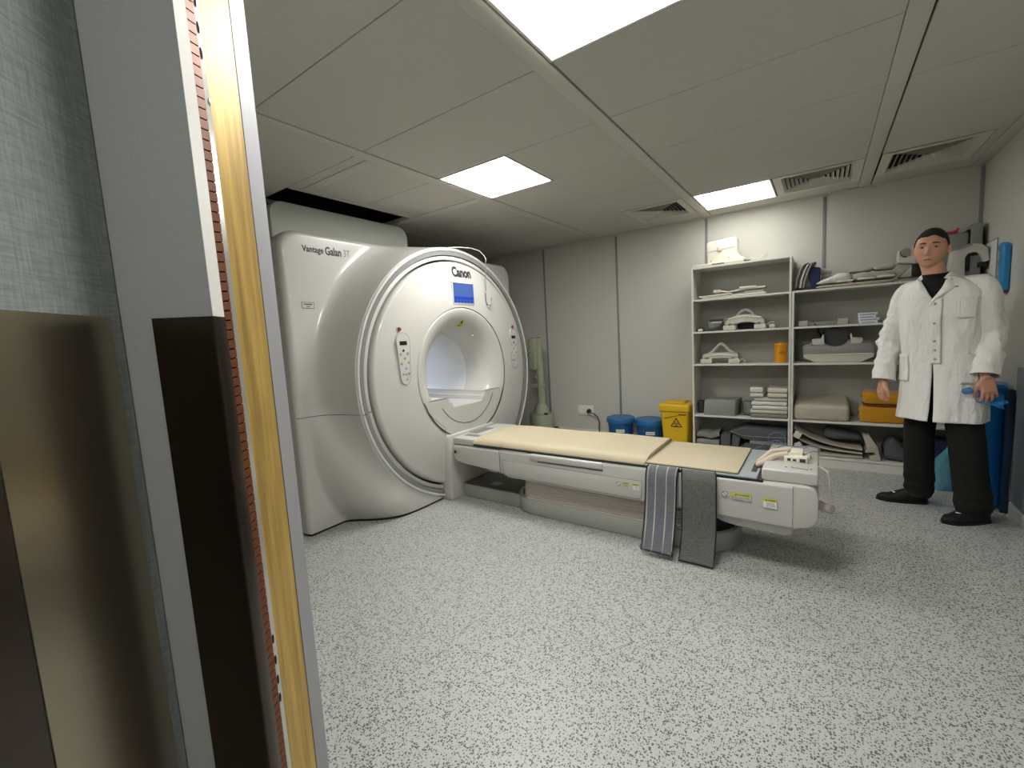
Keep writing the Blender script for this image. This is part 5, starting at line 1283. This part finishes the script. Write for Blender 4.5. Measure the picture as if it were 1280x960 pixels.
# tall blue bin and the teal bag between the legs
t = thing('tall_blue_bin', 'tall bright blue bin against the right wall behind the man', 'bin', (0.90, 4.22, 0))
mb = MB()
def tb(u, v):
    z = [0.0, 0.01, 0.40, 0.80][int(round(v * 3))]; r = [0.094, 0.098, 0.102, 0.106][int(round(v * 3))]
    a = 2 * PI * u; return Vector((0.885 + r * math.copysign(abs(math.cos(a)) ** 0.8, math.cos(a)), 4.16 + r * 1.25 * math.copysign(abs(math.sin(a)) ** 0.8, math.sin(a)), z))
mb.grid(tb, 48, 3, cu=True, cap0=True); obj('body', mb, M['binblue'], t, 50)
mb = MB(); mb.grid(lambda u, v: Vector((0.885 + (0.108 + 0.006 * math.sin(9 * u * 2 * PI) * (1 - v)) * math.cos(2 * PI * u), 4.16 + (0.136 + 0.006 * math.sin(7 * u * 2 * PI)) * math.sin(2 * PI * u), 0.74 + 0.085 * v + 0.012 * math.sin(5 * 2 * PI * u) * (1 - v))), 64, 3, cu=True)
obj('liner', mb, M['bagblue'], t, 60)
mb = MB().box(0.955, 0.990, 3.985, 4.02, 0.0, 0.80, 0.006); o = obj('navy_board', mb, M['bindark'], None); tag(o, 'narrow dark navy board standing between the blue bin and the wall', 'board')
mb = MB()
def bagf(u, v):
    a = 2 * PI * u; rr = (0.16, 0.15, 0.13, 0.10, 0.05, 0.02)[min(int(v * 5.001), 5)]; z = (0.0, 0.06, 0.14, 0.22, 0.30, 0.36)[min(int(v * 5.001), 5)]
    return Vector((0.775 + rr * 0.75 * math.cos(a) + 0.03 * v, 4.42 + rr * 0.6 * math.sin(a), z))
mb.grid(bagf, 32, 5, cu=True, cap0=True, cap1=True); mb.subdiv(1); mb.jitter(0.014, 12, 3); mb.jitter(0.006, 40, 5)
for v in mb.bm.verts: v.co.z = max(v.co.z, 0.001)
o = obj('teal_bag', mb, M['bagteal'], None, 50); tag(o, 'crumpled teal plastic bag on the floor behind the man\'s legs', 'bag')
# ------------------------------------------------------------------ the man in the white coat
FW = Vector((-0.42, -0.907, 0)).normalized()     # where the chest faces
LT = Vector((FW.y * -1, FW.x, 0)); LT = Vector((0.907, -0.42, 0)).normalized()   # towards his left hand
UP = Vector((0, 0, 1))
man = thing('person', 'man in a white lab coat and dark trousers, holding blue plastic film', 'person', (0.64, 3.85, 0))
HF = Vector((-0.27, -0.963, 0)).normalized(); HL = Vector((-HF.y, HF.x, 0))
HC = Vector((0.553, 3.825, 1.702))
tilt = Quaternion(HF, math.radians(-4)) @ Quaternion(HL, math.radians(2))
def g2(a, b, sa, sb): return math.exp(-(a / sa) ** 2 - (b / sb) ** 2)
def head_local(d):
    """d: unit direction (l, f, u) -> point on the head, metres"""
    l, f, u = d
    x, y, z = l * 0.077, f * 0.099, u * 0.123
    if u < -0.1:
        k_ = (-u - 0.1) / 0.9
        x *= 1 - 0.30 * k_ ** 1.5
        if f < 0: y *= 1 - 0.45 * k_
        else: y *= 1 - 0.02 * k_
    if u < 0.3 and f > 0: x *= 1.0
    if f > 0: y = 0.093 * math.copysign(abs(y / 0.099) ** 0.82, y)
    if u > 0.5: z -= 0.004 * (u - 0.5) / 0.5
    if f > 0.2:
        y -= 0.016 * (g2(x - 0.031, z - 0.008, 0.017, 0.012) + g2(x + 0.031, z - 0.008, 0.017, 0.012))
        y += 0.007 * g2(abs(x) - 0.028, z - 0.030, 0.022, 0.009)
        y += 0.025 * g2(x, z + 0.028, 0.011, 0.013) + 0.010 * g2(x, z + 0.008, 0.009, 0.018) + 0.007 * g2(abs(x) - 0.013, z + 0.034, 0.007, 0.007)
        y += 0.005 * g2(x, z + 0.062, 0.022, 0.006) + 0.004 * g2(x, z + 0.072, 0.018, 0.006) - 0.004 * g2(x, z + 0.0665, 0.022, 0.003)
        y += 0.009 * g2(x, z + 0.100, 0.022, 0.016) - 0.003 * g2(x, z + 0.083, 0.022, 0.006)
        y += 0.004 * g2(abs(x) - 0.045, z + 0.020, 0.018, 0.018)
    return Vector((x, y, z))
def hw(p): # head local -> world
    v = HL * p.x + HF * p.y + UP * p.z
    return HC + tilt @ v
def head_grid(mb, keep=None, off=0.0, nu=120, nv=90):
    t = bmesh.new(); V = {}
    def D(i, j):
        th = 2 * PI * i / nu; ph = -PI / 2 + PI * j / nv
        return (math.cos(ph) * math.cos(th), math.cos(ph) * math.sin(th), math.sin(ph))
    def get(i, j):
        i %= nu
        if j in (0, nv): i = 0
        if (i, j) not in V:
            d = D(i, j); p = head_local(d); o_ = off(p, d) if callable(off) else off
            V[(i, j)] = t.verts.new(hw(p + Vector((p.x / 0.077, p.y / 0.099, p.z / 0.123)).normalized() * o_))
        return V[(i, j)]
    for i in range(nu):
        for j in range(nv):
            if keep and not keep(head_local(D(i + 0.5, j + 0.5)), D(i + 0.5, j + 0.5)): continue
            q = [get(i, j), get(i + 1, j), get(i + 1, j + 1), get(i, j + 1)]
            u_ = []
            for v in q:
                if v not in u_: u_.append(v)
            if len(u_) >= 3:
                try: t.faces.new(u_)
                except Exception: pass
    bmesh.ops.recalc_face_normals(t, faces=t.faces[:])
    mb._merge(t)
body = MB(); head_grid(body)
# ears
for sg in (-1, 1):
    c = hw(Vector((sg * 0.0825, -0.004, -0.004)))
    R_ = Matrix((HL, HF, UP)).transposed() @ Matrix.Rotation(-sg * 0.45, 3, 'Z')
    body.ball(c, (0.008, 0.019, 0.033), 16, 12, R_)
NB = Vector((0.583, 3.838, 1.50))
body.tube([HC + Vector((0.0, 0.02, -0.06)), HC * 0.5 + NB * 0.5 + Vector((0.0, 0.01, -0.02)), NB], [0.056, 0.055, 0.060], 24)
# joints
sR, eR, wR = Vector((0.462, 3.908, 1.440)), Vector((0.388, 3.965, 1.14)), Vector((0.352, 3.905, 0.875))
sL, eL, wL = Vector((0.772, 3.765, 1.440)), Vector((0.825, 3.800, 1.17)), Vector((0.792, 3.700, 0.925))
CH, HP = Vector((0.61, 3.84, 1.30)), Vector((0.635, 3.865, 0.93))
hipR, hipL = HP - LT * 0.085 - UP * 0.02, HP + LT * 0.085 - UP * 0.02
kR, aR = Vector((0.550, 3.945, 0.50)), Vector((0.565, 3.985, 0.09))
kL, aL = Vector((0.745, 3.780, 0.50)), Vector((0.785, 3.755, 0.09))
body.tube([NB, CH, (CH + HP) / 2, HP, HP - UP * 0.08], [0.065, 0.12, 0.11, 0.12, 0.10], 24, up=FW, flat=0.85)
for s_, e_, w_ in ((sR, eR, wR), (sL, eL, wL)):
    body.tube([CH * 0.4 + s_ * 0.6, s_, (s_ + e_) / 2, e_, e_ * 0.5 + w_ * 0.5, w_], [0.05, 0.052, 0.045, 0.038, 0.036, 0.026], 20)
for h_, k_, a_ in ((hipR, kR, aR), (hipL, kL, aL)):
    body.tube([h_, h_ * 0.5 + k_ * 0.5, k_, k_ * 0.6 + a_ * 0.4, a_], [0.085, 0.075, 0.052, 0.05, 0.036], 20)
def hand(mb, w0, down, side, back, spread, curls, thumb_curl, sc=1.0):
    """down: along the fingers; side: towards the thumb; back: out of the back of the hand"""
    down, side, back = Vector(down).normalized(), Vector(side).normalized(), Vector(back).normalized()
    mb.tube([w0 - down * 0.03, w0 + down * 0.01], [0.026, 0.027], 16, up=back, flat=0.72)
    R_ = Matrix((side, down, back)).transposed()
    pc = w0 + down * 0.052 * sc
    mb.box(pc.x - 0.040 * sc, pc.x + 0.040 * sc, pc.y - 0.048 * sc, pc.y + 0.048 * sc, pc.z - 0.0125, pc.z + 0.0125, 0.0115, 4, R_, pc)
    mb.ball(w0 + down * 0.035 + side * 0.025 - back * 0.006, (0.018, 0.032, 0.014), 14, 10, R_)
    for i, (ln, rr) in enumerate(((0.074, 0.0088), (0.083, 0.0090), (0.077, 0.0086), (0.060, 0.0078))):
        base = w0 + down * (0.094 - 0.005 * abs(i - 1.3)) * sc + side * (0.030 - 0.0205 * i) * sc
        ang = spread * (1.4 - i) * 0.16
        d = (down + side * ang).normalized(); cv = curls[i]; pts = [base - d * 0.02, base]; p = base.copy(); a = cv * 0.25
        for frac, da in ((0.45, cv * 0.9), (0.31, cv * 0.8), (0.24, 0)):
            dd = d * math.cos(a) - back * math.sin(a); p = p + dd * ln * frac * sc; pts.append(p.copy()); a += da
        mb.tube(pts, [rr, rr * 1.02, rr, rr * 0.92, rr * 0.72], 12)
        mb.ball(pts[-1], rr * 0.72, 10, 8); mb.ball(pts[1] + back * 0.003, rr * 1.05, 10, 8)
    tb = w0 + down * 0.030 + side * 0.028
    t1 = tb + (side * 0.65 + down * 0.75 - back * 0.2).normalized() * 0.036
    t2 = t1 + (side * (0.35 - thumb_curl * 0.4) + down * 0.9 - back * 0.25).normalized() * 0.030
    t3 = t2 + (side * (0.15 - thumb_curl * 0.8) + down * 0.9 - back * 0.35).normalized() * 0.022
    mb.tube([tb, t1, t2, t3], [0.014, 0.011, 0.010, 0.008], 12); mb.ball(t3, 0.008, 10, 8)
hand(body, wR + Vector((-0.004, -0.004, -0.015)), (-0.10, -0.12, -1), (0.35, -0.93, 0.05), (-0.93, -0.35, 0.1), 0.15, [0.75, 0.7, 0.65, 0.7], 0.6, 0.92)
hand(body, wL + Vector((0.004, -0.006, -0.015)), (0.16, -0.10, -1), (-0.95, -0.28, -0.15), (0.20, -0.95, 0.15), 0.9, [0.5, 0.55, 0.6, 0.6], 0.2, 0.95)
bo = obj('body', body, M['skin'], man, None)
rm = bo.modifiers.new('r', 'REMESH'); rm.mode = 'VOXEL'; rm.voxel_size = 0.0042; rm.use_smooth_shade = True
sm_ = bo.modifiers.new('s', 'SMOOTH'); sm_.factor = 0.5; sm_.iterations = 3
bake(bo); bo.data.polygons.foreach_set('use_smooth', [True] * len(bo.data.polygons))
if not bo.data.materials: bo.data.materials.append(M['skin'])
# hair, brows, eyes, mouth
def in_hair(p, d):
    x, y, z = p
    if y > 0.035: return z > 0.074 - 0.016 * (abs(x) / 0.06) ** 2 + 0.004 * math.sin(x * 90)
    if y > 0.010: return z > 0.004 + (y - 0.010) / 0.025 * 0.050
    return z > -0.052 and not (abs(x) > 0.06 and y > -0.02 and z < 0.02)
def hair_off(p, d):
    x, y, z = p; e = 0.0075
    if z < 0.03: e *= max(0.25, (z + 0.06) / 0.09)
    return e * 0.8 + 0.002 * max(0, z / 0.12) ** 2 + 0.0009 * math.sin(p.x * 900) * math.cos(p.y * 700)
mb = MB(); head_grid(mb, in_hair, hair_off, 160, 120)
ho = obj('hair', mb, M['hair'], man, 80); so = ho.modifiers.new('s', 'SOLIDIFY'); so.thickness = 0.009; so.offset = -1
for sg in (-1, 1):
    mb = MB(); P = []
    for i in range(9):
        x = sg * (0.014 + 0.034 * i / 8); z = 0.0275 + 0.005 * math.sin(PI * (i / 8) * 0.8 + 0.3); u_ = z / 0.123; l_ = x / 0.077; f_ = math.sqrt(max(1 - u_ * u_ - l_ * l_, 0)); p = head_local((l_, f_, u_)); P.append(hw(Vector((x, p.y + 0.0008, z))))
    mb.tube(P, [0.002, 0.0036, 0.004, 0.004, 0.0038, 0.0034, 0.003, 0.0026, 0.0016], 8); obj('eyebrow', mb, M['brow'], man, 60)
    l_ = 0.031 / 0.077; f_ = math.sqrt(1 - l_ * l_ - 0.006); yb = head_local((sg * l_, f_, 0.065)).y
    ce = Vector((sg * 0.031, yb - 0.0035, 0.008)); mb = MB().ball(hw(ce), 0.0118, 20, 14); ey = obj('eye', mb, M['eye'], man, 60)
    mb = MB().ball(hw(ce + Vector((0.0, 0.0070, 0.0))), (0.0062, 0.0062, 0.0062), 16, 12); obj('iris', mb, M['iris'], ey, 60)
    # lids
    mb = MB(); P = [hw(ce + Vector((0.0140 * math.cos(a), 0.0075 + 0.003 * math.sin(a), 0.0022 + 0.0052 * math.sin(a)))) for a in [i * PI / 8 for i in range(9)]]
    mb.tube(P, 0.0026, 8)
    P = [hw(ce + Vector((0.0138 * math.cos(a), 0.0078 + 0.002 * math.sin(a), -0.0016 - 0.0050 * math.sin(a)))) for a in [i * PI / 8 for i in range(9)]]
    mb.tube(P, 0.0020, 8); obj('eyelid', mb, M['skin'], man, 60)
mb = MB(); P = []
for i in range(11):
    x = -0.022 + 0.044 * i / 10; z = -0.0665 + 0.0015 * math.cos(x * 140) ; l_ = x / 0.072; u_ = z / 0.123; f_ = math.sqrt(max(1 - u_ * u_ - l_ * l_, 0)); p = head_local((l_, f_, u_)); P.append(hw(Vector((x, p.y - 0.0005, z))))
mb.tube(P, [0.001, 0.002, 0.0036, 0.0042, 0.0046, 0.0046, 0.0046, 0.0042, 0.0036, 0.002, 0.001], 8, flat=1.3); obj('lips', mb, M['lips'], man, 60)

# ---- clothes
RINGS = [  # z, half width, half depth, centre x, centre y
    (0.625, 0.214, 0.172, 0.640, 3.868), (0.70, 0.208, 0.164, 0.640, 3.866), (0.80, 0.200, 0.154, 0.637, 3.863), (0.92, 0.190, 0.142, 0.632, 3.860),
    (1.05, 0.186, 0.136, 0.622, 3.852), (1.18, 0.192, 0.135, 0.614, 3.846), (1.28, 0.200, 0.136, 0.610, 3.842), (1.36, 0.207, 0.132, 0.610, 3.840),
    (1.42, 0.206, 0.124, 0.610, 3.838), (1.455, 0.190, 0.112, 0.609, 3.838), (1.485, 0.155, 0.098, 0.603, 3.838), (1.508, 0.115, 0.085, 0.596, 3.840), (1.525, 0.085, 0.076, 0.590, 3.842)]
def ring_at(z):
    for a, b in zip(RINGS, RINGS[1:]):
        if a[0] <= z <= b[0]:
            f = (z - a[0]) / (b[0] - a[0]); return [a[i] + (b[i] - a[i]) * f for i in range(5)]
    return list(RINGS[-1] if z > RINGS[-1][0] else RINGS[0])
def tors(z, th, grow=0.0):
    _, a, b, cx, cy = ring_at(z); s_, c_ = math.sin(th), math.cos(th); e = 0.86
    return Vector((cx, cy, z)) + LT * ((a + grow) * math.copysign(abs(s_) ** e, s_)) + FW * ((b + grow) * math.copysign(abs(c_) ** e, c_))
def wr(p, z, th):
    """cloth folds"""
    k_ = 0.0085 + 0.006 * max(0, (1.0 - z) / 0.4)
    v = noise.noise(Vector((th * 2.2, z * 3.0, 3.3))) * 1.1 + 0.6 * noise.noise(Vector((th * 5, z * 2.0, 8.1)))
    if z < 1.0: v += 0.8 * math.sin(th * 6 + 1.3) * (1.0 - z) / 0.4 * 0.5
    return k_ * v
def opening(z):
    if z > 1.375:
        w_ = 0.004 + 0.060 * ((z - 1.375) / 0.14); return math.asin(min(0.9, w_ / ring_at(z)[1])) if z < 1.515 else 0.85
    if z < 1.0: return 0.004 + 0.03 * (1.0 - z) / 0.37
    return 0.0
NZ, NT = 90, 120
coat = MB()
def cz(v): return 0.625 + (1.525 - 0.625) * v
def cfn(u, v):
    z = cz(v); o_ = opening(z); th = o_ + (2 * PI - 2 * o_) * u
    p = tors(z, th); c = ring_at(z); n = (p - Vector((c[3], c[4], z))).normalized()
    fade = min(1, (1.5 - z) / 0.1) if z > 1.4 else 1
    return p + n * wr(p, z, th if th < PI else th - 2 * PI) * fade - UP * (0.012 * math.sin(th) if z < 0.7 else 0) * 0
coat.grid(cfn, NT, NZ)
# overlap placket: the coat closes left over right
def sleeve(mb, s_, e_, w_, r, seed, bulge):
    pts = []; rad = []
    n_ = 46; inn_ = (Vector((0.6, 3.84, 1.44)) * 0.45 + s_ * 0.55) + UP * 0.018
    ctrl = [inn_, s_, s_ * 0.5 + e_ * 0.5, e_, e_ * 0.45 + w_ * 0.55, w_ + (w_ - e_).normalized() * 0.008]; rr = r
    for i in range(n_ + 1):
        t = i / n_ * (len(ctrl) - 1); k_ = min(int(t), len(ctrl) - 2); f = t - k_
        g_ = lambda q: ctrl[min(max(q, 0), len(ctrl) - 1)]
        a_, b_, c_, d_ = g_(k_ - 1), g_(k_), g_(k_ + 1), g_(k_ + 2)
        pts.append(0.5 * ((2 * b_) + (c_ - a_) * f + (2 * a_ - 5 * b_ + 4 * c_ - d_) * f * f + (3 * b_ - a_ - 3 * c_ + d_) * f ** 3)); rad.append(rr[k_] + (rr[k_ + 1] - rr[k_]) * f)
    t_ = MB(); t_.tube(pts, rad, 36, cap=False)
    for v in t_.bm.verts:
        k_ = min(range(len(pts)), key=lambda q: (pts[q] - v.co).length_squared); n = (v.co - pts[k_]).normalized(); tt = k_ / n_
        amp = 0.017 * math.exp(-((tt - 0.62) / 0.20) ** 2) + 0.006
        a = noise.noise(Vector((v.co.x * 10 + seed, v.co.y * 10, v.co.z * 24 + v.co.x * 14))) + 0.5 * noise.noise(v.co * 28)
        v.co += n * amp * a * (1 if tt > 0.15 else tt / 0.15)
        if tt > 0.97: v.co += n * 0.001
    me = bpy.data.meshes.new('t'); t_.bm.to_mesh(me); mb.bm.from_mesh(me); bpy.data.meshes.remove(me)
sleeve(coat, sR, eR, wR + Vector((0.0, 0.0, 0.0)), [0.048, 0.064, 0.066, 0.062, 0.060, 0.060], 1.0, 0)
sleeve(coat, sL, eL, wL + Vector((0.0, 0.0, 0.0)), [0.048, 0.066, 0.074, 0.074, 0.064, 0.062], 5.0, 0)
ct = obj('coat', coat, M['coat'], man, 70); so = ct.modifiers.new('s', 'SOLIDIFY'); so.thickness = 0.003; so.offset = 0
# collar and lapels
def col_fn(u, v):
    th = 0.62 + (2 * PI - 1.24) * u
    z = 1.548 - 0.062 * v + 0.016 * (0.5 - 0.5 * math.cos(th)) * (1 - v) - (0.034 * math.exp(-((min(th, 2 * PI - th) - 0.6) / 0.40) ** 2)) * 1.0
    g_ = 0.006 + 0.020 * v
    _, a, b, cx, cy = ring_at(max(z, 1.46)); s_, c_ = math.sin(th), math.cos(th)
    a2, b2 = (0.070 + 0.060 * v), (0.070 + 0.046 * v)
    return Vector((cx, cy, z)) + LT * (a2 * s_) + FW * (b2 * c_)
mb = MB(); mb.grid(col_fn, 70, 6); o = obj('collar', mb, M['coat'], man, 60); so = o.modifiers.new('s', 'SOLIDIFY'); so.thickness = 0.0035
for sg in (-1, 1):
    def lap(u, v, sg=sg):
        z = 1.345 + 0.155 * u; R0 = ring_at(z)[1]; xe = 0.060 * max(0, (z - 1.375) / 0.14)
        lw = 0.004 + 0.066 * min(1, u / 0.62) if u < 0.62 else (0.070 if u < 0.66 else 0.050 - 0.02 * (u - 0.66) / 0.34)
        x_ = xe - 0.006 + lw * v; th = sg * math.asin(min(0.95, x_ / R0)); z2 = z + 0.020 * v * (1 if u < 0.64 else 0.3)
        p = tors(z2, th, 0.006 + 0.006 * math.sin(PI * min(1, v * 1.2))); return p
    mb = MB(); mb.grid(lap, 20, 8); o = obj('lapel', mb, M['coat'], man, 60); so = o.modifiers.new('s', 'SOLIDIFY'); so.thickness = 0.003
mb = MB(); mb.grid(lambda u, v: tors(0.99 + 0.40 * u, -0.03 + 0.20 * v, 0.0055), 30, 4); o = obj('placket', mb, M['coat'], man, 60); so = o.modifiers.new('s', 'SOLIDIFY'); so.thickness = 0.002
for z in (1.36, 1.24, 1.13, 1.075, 1.02):
    p = tors(z, 0.045, 0.009); mb = MB().ball(p, (0.0075, 0.0075, 0.0075), 12, 8); obj('button', mb, M['coatsh'], man, 60)
def pocket(z0, z1, t0, t1):
    mb = MB(); mb.grid(lambda u, v: tors(z0 + (z1 - z0) * u, t0 + (t1 - t0) * v, 0.0075 + wr(None, z0 + (z1 - z0) * u, t0 + (t1 - t0) * v) * 0.7), 12, 12); o = obj('pocket', mb, M['coat'], man, 60); so = o.modifiers.new('s', 'SOLIDIFY'); so.thickness = 0.004
pocket(1.265, 1.385, 0.50, 1.02); pocket(0.87, 1.045, 0.55, 1.15); pocket(0.87, 1.045, -1.15, -0.60)
# shirt under the coat
mb = MB()
def shf(u, v):
    th = 2 * PI * u; z = 1.20 + (1.543 + 0.012 * (0.5 - 0.5 * math.cos(th)) - 1.20) * v
    if z > 1.49:
        f = (z - 1.49) / 0.045; a = tors(1.49, th, -0.012); b = Vector((0.583, 3.842, z)) + LT * (0.0650 * math.sin(th)) + FW * (0.0690 * math.cos(th)); p = a.lerp(b, min(1, f * 1.7)); p.z = z; return p
    return tors(z, th, -0.012)
mb.grid(shf, 64, 30, cu=True, cap0=True); o = obj('shirt', mb, M['shirt'], man, 60)
# trousers: pelvis and legs grown into one surface
tr = MB(); tr.tube([HP + UP * 0.10, HP, HP - UP * 0.09], [0.135, 0.145, 0.135], 28, up=FW, flat=1.0)
for v in tr.bm.verts:
    d = v.co - HP; f = d.dot(FW); v.co -= FW * f * 0.25
for h_, k_, a_, rr in ((hipR, kR, aR, (0.088, 0.084, 0.080, 0.079, 0.078, 0.076)), (hipL, kL, aL, (0.088, 0.088, 0.086, 0.086, 0.086, 0.082))):
    P = [h_, h_ * 0.5 + k_ * 0.5, k_, k_ * 0.5 + a_ * 0.5, a_ + UP * 0.05, a_ - UP * 0.045]
    Q, R2 = [], []
    for i in range(41):
        t = i / 40 * 5; q = min(int(t), 4); f = t - q; g_ = lambda z_: P[min(max(z_, 0), 5)]
        a1, b1, c1, d1 = g_(q - 1), g_(q), g_(q + 1), g_(q + 2)
        Q.append(0.5 * ((2 * b1) + (c1 - a1) * f + (2 * a1 - 5 * b1 + 4 * c1 - d1) * f * f + (3 * b1 - a1 - 3 * c1 + d1) * f ** 3)); R2.append(rr[q] + (rr[q + 1] - rr[q]) * f)
    t_ = MB(); t_.tube(Q, R2, 30)
    for v in t_.bm.verts:
        if v.co.z < 0.30: 
            fz = (0.30 - v.co.z) / 0.26; n = Vector((v.co.x - a_.x, v.co.y - a_.y, 0)); 
            if n.length > 0.01: v.co += n.normalized() * 0.007 * math.sin(v.co.z * 75 + noise.noise(v.co * 8) * 4) * fz
        v.co += noise.noise_vector(v.co * 7) * 0.007
    me = bpy.data.meshes.new('t'); t_.bm.to_mesh(me); tr.bm.from_mesh(me); bpy.data.meshes.remove(me)
o = obj('trousers', tr, M['trouser'], man, None); rm = o.modifiers.new('r', 'REMESH'); rm.mode = 'VOXEL'; rm.voxel_size = 0.009; sm_ = o.modifiers.new('s', 'SMOOTH'); sm_.iterations = 4; bake(o)
o.data.polygons.foreach_set('use_smooth', [True] * len(o.data.polygons))
if not o.data.materials: o.data.materials.append(M['trouser'])
# shoes
def shoe(heel, toe, sgn):
    d = (toe - heel); ln = d.length; d.normalize(); s_ = Vector((-d.y, d.x, 0))
    def fn(u, v):
        a = 2 * PI * v; x = u * ln
        wv = 0.042 + 0.012 * math.sin(PI * min(1, max(0, (u - 0.15) / 0.8))) ; e = min(1, (1 - u) / 0.16) ** 0.5 if u > 0.84 else (min(1, u / 0.10) ** 0.5 if u < 0.10 else 1)
        ht = 0.105 - 0.055 * min(1, max(0, (u - 0.30) / 0.45)); ht *= (0.55 + 0.45 * e)
        c = math.cos(a); sn = math.sin(a)
        zz = 0.012 + (ht - 0.012) * max(0, sn) ** 0.7 if sn > 0 else 0.012 * (1 - abs(sn))
        return heel + d * x + s_ * (wv * e * math.copysign(abs(c) ** 0.7, c)) + UP * max(zz, 0.003)
    mb = MB(); mb.grid(fn, 30, 32, cv=True, cap0=True, cap1=True); sh = obj('shoe', mb, M['shoe'], man, 60)
    mb = MB()
    def sf(u, v):
        x = u * ln; wv = 0.045 + 0.012 * math.sin(PI * min(1, max(0, (u - 0.15) / 0.8))); e = min(1, (1 - u) / 0.16) ** 0.5 if u > 0.84 else (min(1, u / 0.10) ** 0.5 if u < 0.10 else 1)
        k_ = int(round(v * 4)) % 4; return heel + d * (x - 0.003 + 0.006 * u) + s_ * ((wv * e) * (1, 1, -1, -1)[k_]) + UP * (0.0005, 0.015, 0.015, 0.0005)[k_]
    mb.grid(sf, 30, 4, cv=True); obj('sole', mb, M['black'], sh, 40)
    p = heel + d * (ln * 0.66) + UP * 0.060
    mb = MB().box(p.x - 0.013, p.x + 0.013, p.y - 0.004, p.y + 0.004, p.z - 0.002, p.z + 0.004, 0.002, 2, Matrix.Rotation(math.atan2(s_.y, s_.x) + 0.4, 3, 'Z')); obj('white_tab', mb, M['paper'], sh)
    if sgn > 0:
        c = heel + d * (ln * 0.42) - s_ * -0.0 + UP * 0.098; mb = MB(); mb.tube([c + d * 0.012 * math.cos(a) + s_ * 0.02 * math.sin(a) + UP * 0.0 for a in [i * PI / 8 for i in range(16)]], 0.002, 6, closed=True); obj('red_mark', mb, M['red'], sh)
shoe(Vector((0.618, 4.005, 0)), Vector((0.340, 3.955, 0)), -1)
shoe(Vector((0.862, 3.800, 0)), Vector((0.632, 3.640, 0)), 1)
# the blue film in his left hand
mb = MB(); C0 = wL + Vector((0.01, -0.03, -0.115))
mb.ball(C0 + Vector((-0.085, -0.01, 0.020)), (0.028, 0.020, 0.022), 24, 16); mb.jitter(0.006, 30, 2)
mb2 = MB(); mb2.grid(lambda u, v: C0 + Vector((-0.06 + 0.14 * u, 0.045 + 0.015 * math.sin(7 * u + 3 * v), 0.055 - 0.085 * v - 0.045 * u + 0.02 * math.sin(5 * u))), 30, 20); mb2.jitter(0.009, 22, 4)
me = bpy.data.meshes.new('t'); mb2.bm.to_mesh(me); mb.bm.from_mesh(me); bpy.data.meshes.remove(me)
mb2 = MB(); mb2.grid(lambda u, v: C0 + Vector((-0.055 + 0.13 * u, -0.025 + 0.02 * math.cos(PI * v), -0.028 - 0.018 * math.sin(PI * u) - 0.012 * v)), 20, 10); mb2.jitter(0.004, 30, 6)
me = bpy.data.meshes.new('t'); mb2.bm.to_mesh(me); mb.bm.from_mesh(me); bpy.data.meshes.remove(me)
o = obj('blue_film', mb, M['bagblue'], None, 70); tag(o, 'crumpled blue plastic film held in the man\'s left hand', 'plastic film')
